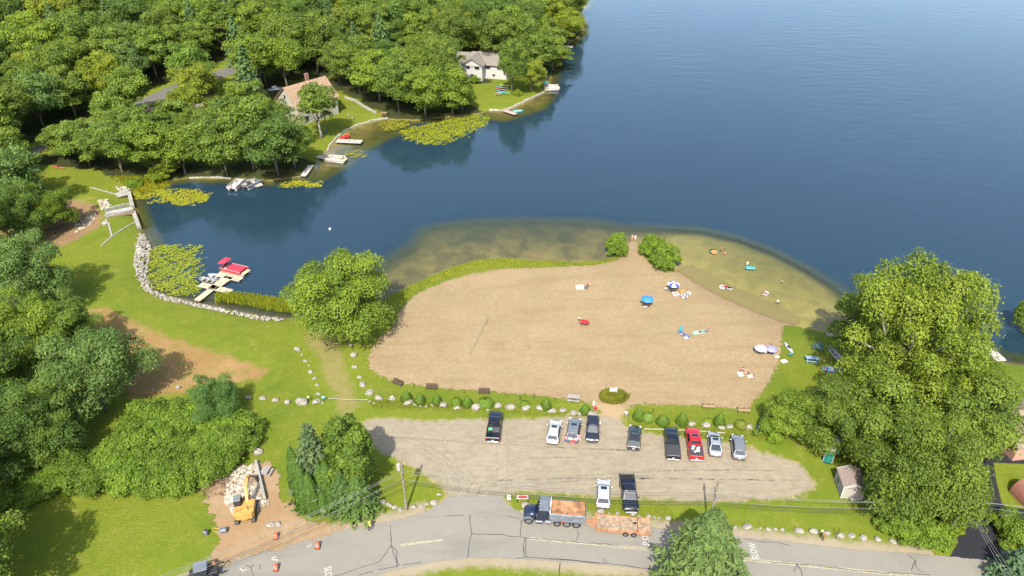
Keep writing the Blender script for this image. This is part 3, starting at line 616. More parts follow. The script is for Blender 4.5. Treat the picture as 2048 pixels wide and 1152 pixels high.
def road_word(px, py, rz):
    cu = bpy.data.curves.new('word', 'FONT'); cu.body = 'SLOW'; cu.size = 1; cu.align_x = 'CENTER'; cu.align_y = 'CENTER'; cu.resolution_u = 2
    t = bpy.data.objects.new('t', cu); C.objects.link(t); dg = bpy.context.evaluated_depsgraph_get(); me = bpy.data.meshes.new_from_object(t.evaluated_get(dg)); bpy.data.objects.remove(t)
    me.materials.append(WPAINT); o = bpy.data.objects.new('road_lettering', me); link(o, road_o); g = G(px, py); o.location = (g.x, g.y, hz(g.x, g.y)+.07); o.rotation_euler = (0, 0, rz); o.scale = (.85, 1.15, 1)
road_word(1291, 1076, R(86)); road_word(1508, 1103, R(86)); road_word(657, 1151, R(-72))

# ------------------------------------------------------------------ vehicles
GLASS = M('car_glass', (.018, .026, .032), .06, 0, .1, 3, .8); TYRE = M('tyre', (.022, .022, .022), .85); RIM = M('alloy_rim', (.45, .45, .46), .35, .8); BLKPL = M('black_plastic', (.02, .02, .021), .6); CHROME = M('chrome', (.20, .20, .21), .4, .6)
REDL = M('tail_lamp_red', (.35, .012, .012), .25); CLRL = M('headlamp', (.36, .38, .40), .2); PLATE = M('licence_plate', (.5, .52, .54), .5); SUNR = M('sunroof_glass', (.012, .022, .04), .05, 0, .1, 3, .9)
def paint(name, col, metal=.35): return M(name, col, .32, metal, .05, 1.5, .5, 0, .8)
PA = {'white': paint('white_car_paint', (.50, .50, .485), 0), 'grey': paint('grey_car_paint', (.22, .23, .235)), 'dark': paint('dark_blue_car_paint', (.022, .027, .042)), 'black': paint('black_car_paint', (.011, .013, .020)), 'red': paint('red_car_paint', (.50, .006, .012), .1), 'silver': paint('silver_car_paint', (.38, .41, .42)), 'brown': paint('dark_bronze_car_paint', (.040, .042, .040)), 'slate': paint('slate_car_paint', (.23, .24, .25))}
def ringbody(x, w_, zb, zt):
    h = [(.0, zb), (.82*w_, zb), (.97*w_, zb+.10), (w_, zb+.3*(zt-zb)), (.985*w_, zb+.72*(zt-zb)), (.90*w_, zt-.03), (.70*w_, zt+.012), (0, zt+.03)]
    return [(x, y, z) for y, z in h]+[(x, -y, z) for y, z in reversed(h[1:-1])]
def quadp(m, A, B, Cc, D, u0, u1, v0, v1, off):
    A, B, Cc, D = map(Vector, (A, B, Cc, D)); n_ = (B-A).cross(D-A).normalized()*off
    f = lambda u, v: A.lerp(B, u).lerp(D.lerp(Cc, u), v)+n_
    m.add([f(u0, v0), f(u1, v0), f(u1, v1), f(u0, v1)], [(0, 1, 2, 3)])
_wheel = {}
def wheel(parent, x, y, r=.34, wd=.22, name='wheel'):
    k = (round(r, 2), round(wd, 2))
    if k not in _wheel:
        a = MB(); n_ = 20
        prof = [(-wd/2, r*.62), (-wd/2, r*.94), (-wd*.36, r), (wd*.36, r), (wd/2, r*.94), (wd/2, r*.62)]
        a.loft([[(r_*math.cos(2*math.pi*i/n_), y_, r_*math.sin(2*math.pi*i/n_)) for i in range(n_)] for y_, r_ in prof], 0, False)
        b = MB(); b.loft([[(r_*math.cos(2*math.pi*i/n_), y_, r_*math.sin(2*math.pi*i/n_)) for i in range(n_)] for y_, r_ in ((-wd*.44, r*.63), (-wd*.44, r*.5), (-wd*.30, r*.45), (-wd*.36, r*.16), (wd*.36, r*.16), (wd*.30, r*.45), (wd*.44, r*.5), (wd*.44, r*.63))])
        ta = a.build('tyre', TYRE); rb = b.build('rim', RIM); _wheel[k] = (ta.data, rb.data)
        bpy.data.objects.remove(ta); bpy.data.objects.remove(rb)
    e = bpy.data.objects.new(name, None); link(e, parent); e.location = (x, y, r); e.empty_display_size = .1
    inst('tyre', _wheel[k][0], e); inst('rim', _wheel[k][1], e)
def car(kind, col, label, px, py, tilt, facing=1, name=None, **o_):
    g = G(px, py); pt = PA[col]
    name = name or {'suv': 'suv', 'sedan': 'sedan', 'pickup': 'pickup_truck'}[kind]
    t = thing(name, label, 'pickup' if kind == 'pickup' else 'car', (g.x, g.y, hz(g.x, g.y)+.045), R(90-tilt) if facing > 0 else R(-90-tilt), 'vehicles parked on the gravel lot' if o_.get('lot', 1) else None)
    L, W, H = {'suv': (4.65, 1.88, 1.70), 'sedan': (4.75, 1.82, 1.45), 'pickup': (5.8, 2.0, 1.88)}[kind]
    h = L/2; belt = {'suv': 1.04, 'sedan': .92, 'pickup': 1.16}[kind]; hood = belt-.06
    if kind == 'suv': cab = (-h+.10, 1.05, -h+.50, .28, .74); 
    elif kind == 'sedan': cab = (-h+.55, 1.15, -h+1.35, .32, .72)
    else: cab = (-.75, 1.50, -.62, .70, .74)
    # lower body
    m = MB(); W2 = W/2
    if kind == 'pickup':
        st = [(-.72, W2, .42, belt), (0, W2, .42, belt), (1.3, W2, .42, belt), (h-.75, W2*.99, .42, hood), (h-.2, W2*.93, .42, hood-.10), (h-.02, W2*.84, .5, hood-.28)]
    else:
        tk = belt if kind == 'suv' else belt+.02
        st = [(-h, W2*.78, .42, tk-.34), (-h+.08, W2*.90, .32, tk-.10), (-h+.45, W2*.98, .25, tk), (-h+1.1, W2, .24, belt), (0, W2, .24, belt), (1.0, W2, .24, belt-.01), (h-.75, W2*.97, .25, hood-.06), (h-.25, W2*.88, .28, hood-.20), (h, W2*.70, .38, hood-.38)]
    m.loft([ringbody(*q) for q in st]); m.build('body', pt, t, True)
    # cabin
    xb, xf, xb1, xf1, wr = cab; wb = W2*.93; wt = W2*wr; zt = H-.05; m = MB()
    def rg(z, a, b_, w_): return [(a, -w_, z), (a, w_, z), (b_-.08, w_, z), (b_, w_*.75, z), (b_, -w_*.75, z), (b_-.08, -w_, z)]
    m.loft([rg(belt-.05, xb, xf, wb), rg(belt+.02, xb, xf, wb), rg(zt, xb1, xf1, wt)]); m.build('cabin', pt, t)
    def roof(m):
        a, b_ = xb1-.03, xf1+.04
        m.loft([[(a, -wt, zt), (a, wt, zt), (b_-.1, wt, zt), (b_, wt*.7, zt), (b_, -wt*.7, zt), (b_-.1, -wt, zt)], [(a+.05, -wt*.96, zt+.04), (a+.05, wt*.96, zt+.04), (b_-.14, wt*.96, zt+.04), (b_-.06, wt*.7, zt+.035), (b_-.06, -wt*.7, zt+.035), (b_-.14, -wt*.96, zt+.04)], [(a+.3, -wt*.7, zt+.065), (a+.3, wt*.7, zt+.065), (b_-.4, wt*.7, zt+.065), (b_-.3, wt*.5, zt+.06), (b_-.3, -wt*.5, zt+.06), (b_-.4, -wt*.7, zt+.065)]])
    part('roof', pt, t, roof, True)
    b0, t0 = belt+.02, zt
    part('windscreen', GLASS, t, lambda m: quadp(m, (xf+.01, -wb*.80, b0), (xf+.01, wb*.80, b0), (xf1+.01, wt*.80, t0), (xf1+.01, -wt*.80, t0), 0, 1, .03, .97, .02))
    part('rear_window', GLASS, t, lambda m: quadp(m, (xb, wb, b0), (xb, -wb, b0), (xb1, -wt, t0), (xb1, wt, t0), .08, .92, .18 if kind != 'sedan' else .05, .93, .015))
    for s in (1, -1):
        A, B = ((xb, s*wb, b0), (xf-.08, s*wb, b0)); D, Cc = (xb1, s*wt, t0), (xf1-.08, s*wt, t0)
        for u0, u1 in (((.06, .34), (.37, .66), (.69, .97)) if kind == 'suv' else ((.10, .48), (.52, .95))):
            part('side_window', GLASS, t, lambda m: quadp(m, A, B, Cc, D, u0, u1, .08, .9, -.015*s))
        part('mirror', pt if kind != 'pickup' else BLKPL, t, lambda m: m.box((xf-.35, s*(W2+.10), belt+.06), (.16, .22, .14), bev=.04))
        part('headlight', CLRL, t, lambda m: m.box((h-.20, s*W2*.70, hood-.24), (.22, .34, .11), bev=.03))
        part('tail_light', REDL, t, lambda m: m.box((-h+.10 if kind != 'pickup' else -h+.03, s*W2*.82, belt-.16), (.16 if kind != 'pickup' else .08, .22 if kind != 'pickup' else .16, .18 if kind != 'pickup' else .32), bev=.03))
        for x in (-h+.95 if kind != 'pickup' else -h+1.15, h-.92): wheel(t, x, s*(W2-.09), .35 if kind != 'pickup' else .40, .23)
    part('grille', BLKPL, t, lambda m: m.box((h-.08 if kind != 'pickup' else h-.02, 0, hood-.38), (.10, W*.42, .22), bev=.03))
    part('licence_plate', PLATE, t, lambda m: m.box((-h-.02, 0, .66 if kind != 'sedan' else .62), (.03, .36, .17)))
    part('bumper', BLKPL if kind != 'pickup' else CHROME, t, lambda m: m.box((-h+.05 if kind != 'pickup' else -h-.06, 0, .46), (.2, W*.88, .2), bev=.06))
    part('front_bumper', BLKPL if kind != 'pickup' else CHROME, t, lambda m: m.box((h-.06, 0, .44), (.24, W*.76, .18), bev=.06))
    if o_.get('sunroof'): part('sunroof', SUNR, t, lambda m: m.box((xf1-.42, 0, zt+.07), (.52, wt*1.15, .025), bev=.01))
    if o_.get('rails'):
        for s in (1, -1): part('roof_rail', BLKPL if col != 'grey' else CHROME, t, lambda m: m.tube([(xb1+.25, s*wt*.88, zt+.05), (xb1+.35, s*wt*.88, zt+.11), (xf1-.25, s*wt*.88, zt+.11), (xf1-.12, s*wt*.88, zt+.05)], .022, 6))
    if kind == 'pickup':
        x0, x1 = -h+.02, -.74
        def bed(m):
            m.box(((x0+x1)/2, 0, .62), (x1-x0, W*.94, .10))
            for s in (1, -1):
                m.loft([[(x, s*(W2-.10), .45), (x, s*(W2), .55), (x, s*W2, 1.05), (x, s*(W2-.05), 1.16), (x, s*(W2-.16), 1.16), (x, s*(W2-.16), .66)] for x in (x0, x0+.3, x1)])
            m.box((x1-.04, 0, .9), (.08, W*.9, .48))
        part('truck_bed', pt, t, bed)
        part('tailgate', pt, t, lambda m: m.box((x0+.03, 0, .87), (.10, W*.93, .56), bev=.03))
        if o_.get('cover'):
            part('bed_cover', M('bed_cover', (.045, .046, .05), .7), t, lambda m: m.box(((x0+x1)/2, 0, 1.17), (x1-x0-.18, W*.90, .05), bev=.02))
        if o_.get('load'):
            pl = M('plastic_bags', (.62, .62, .62), .45)
            for k in range(6):
                rr = random.Random(k); part('white_bag', pl, t, lambda m: m.box((x1-.45-.18*k, rr.uniform(-.45, .45), 1.23), (.3, .5, .12), bev=.05, rz=rr.uniform(-1, 1)))
        if o_.get('green'): part('green_tarp', M('green_tarp', (.10, .55, .16), .6), t, lambda m: m.box((x1-.45, .45, 1.18), (.55, .5, .14), bev=.06, rz=.4))
    return t
car('pickup', 'black', 'black pickup with a green tarp in its open bed, parked alone', 989, 859, 4, 1, green=1)
car('suv', 'white', 'white suv parked nose to the boulders beside the grey suv', 1108, 870, 10, 1, sunroof=1, rails=1)
car('suv', 'grey', 'grey suv parked between the white suv and the dark suv', 1147, 866, 10, 1, sunroof=1)
car('suv', 'dark', 'dark suv backed in beside the sandy beach path', 1185, 866, 7, -1, sunroof=1, rails=1)
car('suv', 'brown', 'dark bronze suv parked alone on the beach path corner', 1268, 881, 11, 1, sunroof=1)
car('pickup', 'black', 'black pickup with covered bed beside the red pickup', 1343, 893, 6.6, 1, cover=1)
car('pickup', 'red', 'red pickup carrying white bags on its dark bed cover', 1387, 894, 5, 1, sunroof=1, cover=1, load=1)
car('sedan', 'silver', 'silver sedan between the red pickup and a grey suv', 1428, 893, 9, 1, sunroof=1)
car('suv', 'slate', 'slate grey suv at the grassy end of the parked row', 1475, 900, 10, 1)
car('suv', 'white', 'white crossover parked by the wires, nose toward the beach', 1206, 993, 7, 1, sunroof=1)
car('pickup', 'black', 'dark pickup with open empty bed facing the road', 1257, 994, 1, -1)
car('sedan', 'slate', 'grey car parked behind the tan-roofed house', 552, 182, 60, 1, lot=0)
car('sedan', 'red', 'red car under the trees on the back road', 305, 224, 60, 1, lot=0)

# dump truck
NAVY = paint('navy_truck_paint', (.010, .020, .055), .2); GREYM = M('grey_steel', (.20, .225, .255), .5, .3, .2, 2); RUSTI = M('rusted_bed_floor', (.33, .17, .085), .85, 0, .45, 1.2); DKFR = M('dark_frame', (.03, .03, .032), .7)
a, b_ = G(1057, 1049), G(1152, 1057); dvec = (b_-a).normalized()
t = thing('dump_truck', 'navy dump truck with rusty empty bed parked on the road', 'truck', (a.x, a.y, hz(a.x, a.y)+.06), math.atan2(-dvec.y, -dvec.x)+math.pi)
t.rotation_euler.z = math.atan2(dvec.y, dvec.x); wbs = (b_-a).length; cy = 1.05   # local +X points to the tail; near wheels at y=0
part('chassis', DKFR, t, lambda m: (m.box((wbs/2-.1, cy, .72), (wbs+1.2, .9, .28)), m.box((-.55, cy, .62), (.25, 2.2, .3), bev=.05)))
def hoodf(m):
    rr = [(-.62, .72, .75, 1.30), (-.50, .80, .70, 1.48), (.2, .86, .68, 1.64), (.95, .92, .68, 1.76)]
    m.loft([[(x, cy+y*w_, z) for y, z in ((-1, zb), (-1, zt-.22), (-.82, zt-.04), (0, zt+.04), (.82, zt-.04), (1, zt-.22), (1, zb))] for x, w_, zb, zt in rr])
part('hood', NAVY, t, hoodf, True)
part('radiator_grille', CHROME, t, lambda m: m.box((-.62, cy, 1.05), (.08, 1.1, .6), bev=.03))
def cabf(m): m.loft([[(x, cy+y, z) for x, y in ((x0, -w_), (x1, -w_), (x1, w_), (x0, w_))] for z, x0, x1, w_ in ((.75, .92, 2.35, 1.05), (1.75, .92, 2.35, 1.05), (2.55, 1.22, 2.32, .95), (2.66, 1.32, 2.25, .85))])
part('cab', NAVY, t, cabf)
part('windscreen', GLASS, t, lambda m: quadp(m, (.92, cy+1, 1.75), (.92, cy-1, 1.75), (1.22, cy-.92, 2.55), (1.22, cy+.92, 2.55), .06, .94, .06, .92, .02))
for s in (1, -1):
    part('door_window', GLASS, t, lambda m: quadp(m, (.98, cy+s*1.05, 1.75), (2.2, cy+s*1.05, 1.75), (2.1, cy+s*.95, 2.5), (1.28, cy+s*.95, 2.5), .08, .92, .05, .9, -.02*s))
    part('fender', GREYM, t, lambda m: m.loft([[(-.0+r_*math.cos(an), cy+s*(1.08-dy), .53+r_*math.sin(an)) for dy in (0, .34) for r_ in ((.58, .66) if dy == 0 else (.66, .58))] for an in [math.pi*k/8 for k in range(9)]]))
    part('headlight', CLRL, t, lambda m: m.box((-.60, cy+s*.78, 1.02), (.08, .26, .2), bev=.03))
    part('step', CHROME, t, lambda m: (m.box((1.3, cy+s*1.02, .62), (.95, .28, .34), bev=.05), m.box((1.3, cy+s*1.1, .36), (.8, .12, .06))))
    part('fuel_tank', CHROME, t, lambda m: m.tube([(2.05, cy+s*.98, .68), (2.75, cy+s*.98, .68)], .28, 14))
    part('mirror', CHROME, t, lambda m: (m.box((1.0, cy+s*1.32, 2.0), (.1, .2, .5), bev=.03), m.tube([(1.05, cy+s*1.05, 2.2), (1.0, cy+s*1.3, 2.2)], .02, 5)))
    part('exhaust_stack', CHROME, t, lambda m: m.tube([(2.52, cy+s*.98, 1.0), (2.52, cy+s*.98, 3.05), (2.6, cy+s*.98, 3.2)], .085, 10))
    part('reflector', REDL, t, lambda m: m.box((4.2, cy+s*1.28, 1.12), (.5, .03, .1)))
    for x in (0, wbs*.60, wbs*.80, wbs): wheel(t, x, cy+s*(1.05-.12), .53 if x != wbs*.60 else .46, .32)
    part('dump_arm', DKFR, t, lambda m: m.tube([(2.6, cy+s*1.18, 2.2), (4.1, cy+s*1.22, 1.25)], .05, 6))
xb0, xb1 = 2.55, wbs+1.05
def bedf(m):
    for s in (1, -1): m.loft([[(x, cy+s*1.10, 1.0), (x, cy+s*1.26, 1.15), (x, cy+s*1.26, 2.30), (x, cy+s*1.14, 2.36), (x, cy+s*1.14, 1.15)] for x in (xb0, xb1)])
    m.box((xb0+.04, cy, 1.72), (.08, 2.3, 1.3)); m.box(((xb0+xb1)/2, cy, 1.02), (xb1-xb0, 2.2, .12))
part('dump_bed', GREYM, t, bedf)
part('bed_lining', RUSTI, t, lambda m: (m.loft([[(x, cy+1.135, 2.28), (x, cy+.95, 1.3), (x, cy+.5, 1.15), (x, cy-.5, 1.15), (x, cy-.95, 1.3), (x, cy-1.135, 2.28), (x, cy-.9, 1.2), (x, cy, 1.10), (x, cy+.9, 1.2)] for x in (xb0+.1, xb1-.08)], 0, False), m.box((xb0+.10, cy, 1.72), (.03, 2.2, 1.15))))
part('tailgate', GREYM, t, lambda m: m.box((xb1, cy, 1.68), (.10, 2.42, 1.2), bev=.03))
part('cab_shield', GREYM, t, lambda m: m.loft([[(x, cy-1.12, z), (x, cy+1.12, z), (x, cy+1.12, z+.07), (x, cy-1.12, z+.07)] for x, z in ((1.30, 2.80), (1.6, 2.84), (2.55, 2.66))]))
part('tarp_roller', M('white_tarp_case', (.62, .62, .6), .5), t, lambda m: m.tube([(2.62, cy-1.25, 2.62), (2.62, cy+1.25, 2.62)], .10, 10))
for k in (-.4, 0, .4): part('cab_lamp', CLRL, t, lambda m: m.box((1.26, cy+k*1.2, 2.70), (.1, .1, .08), bev=.02))

# flatbed trailer
ORNG = M('orange_trailer_steel', (.42, .18, .08), .7, 0, .35, 2); WOODP = M('weathered_plank', (.30, .225, .15), .9, 0, .35, 2.5); WOODO = M('rust_stained_plank', (.35, .22, .13), .9, 0, .4, 2)
A, B = AT(1191, 1060, .75), AT(1301, 1070, .75); dv = B-A; LT = dv.length
t = thing('flatbed_trailer', 'orange flatbed trailer with weathered plank deck behind the dump truck', 'trailer', (A.x, A.y, hz(A.x, A.y)+.06), math.atan2(dv.y, dv.x))
WT = 2.45
part('deck_frame', ORNG, t, lambda m: (m.box((LT/2, .07, .62), (LT, .14, .24)), m.box((LT/2, WT-.07, .62), (LT, .14, .24)), m.box((.07, WT/2, .66), (.14, WT, .3)), m.box((LT-.06, WT/2, .62), (.12, WT, .22)), m.box((LT*.78, WT/2, .58), (.1, WT, .16))))
for k in range(6):
    part('plank', WOODO if k in (0, 5, 3) else WOODP, t, lambda m: m.box((LT*.385+.05, .33+k*(WT-.6)/5*.985, .73), (LT*.77-.25, (WT-.6)/5-.03, .05)))
    part('ramp_plank', WOODO if k != 2 else WOODP, t, lambda m: m.box((LT*.885, .33+k*(WT-.6)/5*.985, .725), (LT*.2, (WT-.6)/5-.05, .05)))
part('drawbar', ORNG, t, lambda m: (m.tube([(.1, .35, .62), (-1.35, WT/2, .55)], .08, 6), m.tube([(.1, WT-.35, .62), (-1.35, WT/2, .55)], .08, 6), m.box((-.45, WT/2, .60), (.7, .7, .06)), m.box((-1.45, WT/2, .52), (.3, .12, .12))))
for x in (LT*.55, LT*.70):
    for y in (.02, WT-.02): wheel(t, x, y, .36, .24)
part('headboard', ORNG, t, lambda m: m.box((0, WT/2, .9), (.08, WT, .26)))
part('rubber_mat', BLKPL, t, lambda m: m.box((LT*.72, WT*.60, .765), (.45, .3, .02), rz=.3))

# excavator
YEL = M('excavator_yellow', (.52, .285, .07), .5, 0, .15, 2); TRK = M('crawler_track', (.05, .045, .04), .8)
g = G(494, 1030); t = thing('excavator', 'yellow tracked excavator reaching its boom over the rubble', 'excavator', (g.x, g.y, hz(g.x, g.y)+.03), R(100))
for s in (1, -1):
    part('crawler_track', TRK, t, lambda m: m.loft([[(x, s*.98+dy, z) for x, z in ((-1.5, .12), (-1.25, .0), (1.25, 0), (1.5, .12), (1.6, .38), (1.4, .62), (-1.4, .62), (-1.6, .38))] for dy in (-.24, .24)]))
part('turntable', DKFR, t, lambda m: (m.tube([(0, 0, .5), (0, 0, .95)], .6, 16), m.box((0, 0, .45), (1.6, 1.5, .25))))
def house_(m):
    pts = [(.95, -1.2), (.95, 1.2), (-.9, 1.2), (-1.35, .9), (-1.5, 0), (-1.35, -.9), (-.9, -1.2)]
    m.loft([[(x, y, .95) for x, y in pts], [(x, y, 1.55) for x, y in pts], [(x*.97, y*.97, 1.68) for x, y in pts]])
part('engine_house', YEL, t, house_)
part('counterweight', YEL, t, lambda m: m.loft([[(-1.0, -1.22, z), (-1.0, 1.22, z), (-1.4, .98, z), (-1.58, 0, z), (-1.4, -.98, z)] for z in (.85, 1.75)]))
part('exhaust_stack', DKFR, t, lambda m: m.tube([(-.6, -.5, 1.68), (-.6, -.5, 2.05)], .06, 8))
for x, y in ((-.5, .3), (-.1, -.2), (-.7, .75), (-.3, -.8)): part('engine_hatch', M('hatch_brown', (.36, .17, .05), .6), t, lambda m: m.box((x, y, 1.70), (.3, .34, .05), bev=.02))
part('cab', DKFR, t, lambda m: m.loft([[(x, y, z) for x, y in ((.0, .35), (1.25-dx, .35), (1.25-dx, 1.2), (0, 1.2))] for z, dx in ((1.0, 0), (1.8, 0), (2.6, .25))]))
part('cab_roof', M('cab_roof_grey', (.16, .17, .17), .5), t, lambda m: m.box((.52, .78, 2.63), (1.05, .86, .08), bev=.04))
part('cab_window', GLASS, t, lambda m: m.box((1.16, .78, 2.1), (.06, .7, .7)))
boom = [(.6, -.25, 1.5), (1.6, -.25, 2.9), (2.9, -.25, 3.2), (4.1, -.25, 2.6)]
part('boom', YEL, t, lambda m: m.loft([[(x, y-.18*k, z+h_) for k, h_ in ((-1, -.22*q), (1, -.22*q), (1, .22*q), (-1, .22*q))] for (x, y, z), q in zip(boom, (.9, 1.2, 1.1, .8))]))
part('stick', YEL, t, lambda m: m.loft([[(x, -.25-.13*k, z+h_) for k, h_ in ((-1, -.16), (1, -.16), (1, .16), (-1, .16))] for x, z in ((3.9, 2.85), (5.3, 1.25))]))
for y in (-.5, 0): part('hydraulic_ram', CHROME, t, lambda m: m.tube([(1.0, y, 1.35), (2.2, y, 2.75)], .06, 8))
part('bucket', M('worn_bucket', (.22, .16, .11), .8, 0, .3), t, lambda m: m.loft([[(5.15, y, 1.2), (5.65, y, 1.15), (5.75, y, .7), (5.4, y, .3), (5.0, y, .35)] for y in (-.8, .3)]))
# backhoe at the frame edge
g = G(432, 1150); t = thing('backhoe_loader', 'dark roofed machine with folded digging arm on the road shoulder', 'backhoe', (g.x, g.y, hz(g.x, g.y)+.06), R(20))
part('cab_roof', M('slate_roof', (.16, .18, .21), .5), t, lambda m: m.box((-1.3, 0, 2.1), (1.5, 1.4, .1), bev=.04)); part('cab', GLASS, t, lambda m: m.box((-1.3, 0, 1.5), (1.2, 1.2, 1.1), bev=.05)); part('frame', DKFR, t, lambda m: m.box((-1.2, 0, .7), (3.2, .9, .5), bev=.1))
for x in (-2.3, -.4):
    for y in (-.8, .8): wheel(t, x, y, .5, .35)
part('digging_arm', DKFR, t, lambda m: (m.tube([(.2, 0, .8), (.6, .1, 2.0), (1.1, .5, 1.1)], .10, 6), m.tube([(.4, -.5, .6), (1.2, -.2, .4)], .08, 6)))
part('bucket', ORNG, t, lambda m: m.box((-.1, .9, .9), (.5, .5, .5), bev=.1))

# ------------------------------------------------------------------ utility poles and wires
POLEW = M('pole_wood', (.24, .20, .155), .9, 0, .3, 3, .2, .4); WIRE = M('wire_grey', (.24, .235, .22), .6); WIRED = M('wire_dark', (.03, .03, .03), .6); CER = M('insulator', (.5, .5, .5), .3)
def pole(px, py, h, label, arm, tank=False):
    g = G(px, py); t = thing('utility_pole', label, 'utility pole', (g.x, g.y, hz(g.x, g.y)))
    part('shaft', POLEW, t, lambda m: m.tube([(0, 0, -.3), (0, 0, h*.5), (0, 0, h)], [.17, .14, .11], 10))
    if arm:
        part('crossarm', POLEW, t, lambda m: m.box((0, .12, h*.76), (.10, 2.0, .11)))
        for y in (-.8, -.3, .4, .85): part('insulator', CER, t, lambda m: m.tube([(0, .12+y, h*.77), (0, .12+y, h*.77+.2)], [.05, .03], 8))
    if tank: part('transformer', M('transformer_grey', (.42, .38, .32), .5), t, lambda m: (m.tube([(-.38, 0, h*.80), (-.38, 0, h*.80+.9)], .25, 12), m.tube([(-.38, 0, h*.80+.9), (-.38, 0, h*.80+1.0)], [.2, .1], 10)))
    return Vector((g.x, g.y, hz(g.x, g.y)))
p1 = pole(813, 1020, 9, 'tall utility pole with transformer on the grass island by the lot entrance', True, True)
p2 = pole(1415, 1063, 9, 'utility pole rising behind the large pine', True)
p3 = pole(1894, 1076, 7.4, 'shorter utility pole beside the black driveway', False)
def wire(a, b, sag, rad, mat, label, grp='overhead wires along the road'):
    m = MB(); mid = (a+b)/2; N_ = 22
    m.tube([a.lerp(b, i/N_)-mid-Vector((0, 0, sag*4*(i/N_)*(1-i/N_))) for i in range(N_+1)], rad, 5)
    tag(m.build('overhead_wire', mat, None, True, mid), label, 'wire', grp)
pl, pr_ = Vector((p1.x-32, p1.y-19, 0)), Vector((p3.x+42, p3.y-4, 0))
W_ = [(0, 6.7, .018, WIRE), (.5, 6.55, .018, WIRE), (-.5, 6.1, .018, WIRE), (0, 5.55, .02, WIRED), (0, 5.2, .017, WIRED), (0, 4.85, .02, WIRED)]
for dy, z, r_, mt in W_:
    o_ = Vector((0, dy, z)); tn = 'pale' if mt is WIRE else 'dark'
    wire(pl+o_, p1+o_, .9, r_, mt, tn+' overhead wire running down from the transformer pole over the dirt')
    wire(p1+o_, p2+o_, 1.1, r_, mt, tn+' overhead wire strung between the transformer pole and the pine pole')
    z3 = min(z, 7.0); wire(p2+o_, p3+Vector((0, dy*.4, z3)), .9, r_, mt, tn+' overhead wire strung from the pine pole to the driveway pole')
    wire(p3+Vector((0, dy*.4, z3)), pr_+Vector((0, dy, z3)), .9, r_, mt, tn+' overhead wire leaving the driveway pole past the driveway')
for k in (-1, 0, 1): wire(p3+Vector((0, 0, 6.6+.15*k)), G(1965+k*14, 1150)+Vector((0, -14, 4.5)), .5, .015, WIRE, 'service line slanting from the driveway pole across the road', 'service lines at the driveway pole')

# ------------------------------------------------------------------ boulders
ROCK = M('granite', (.30, .27, .225), .95, 0, .35, 2.2, .15, .7); ROCKM = []
for k in range(9):
    bm = bmesh.new(); bmesh.ops.create_icosphere(bm, subdivisions=2, radius=1); r = random.Random(k)
    pl_ = [(Vector((r.gauss(0, 1), r.gauss(0, 1), r.gauss(0, 1)*.7)).normalized(), r.uniform(.60, .92)) for _ in range(9)]
    for v in bm.verts:
        for nv, dd in pl_:
            e = v.co.dot(nv)-dd
            if e > 0: v.co -= nv*e
        v.co += Vector((r.uniform(-.05, .05), r.uniform(-.05, .05), r.uniform(-.05, .05)))
    me = bpy.data.meshes.new('boulder'); bm.to_mesh(me); bm.free(); me.materials.append(ROCK); ROCKM.append(me)
def boulder(px, py, wpx, label, grp, k=[0]):
    g = G(px, py); s = wpx/Q(g.x, g.y, g.z)[2]/2; k[0] += 1; r = random.Random(k[0])
    o = inst('boulder', ROCKM[k[0] % 9], None, (g.x, g.y, hz(g.x, g.y)+s*.28), r.uniform(-.5, .5)+(math.pi if r.random() < .5 else 0), (s*1.08, s*r.uniform(.7, .95), s*r.uniform(.55, .75))); tag(o, label, 'boulder', grp)
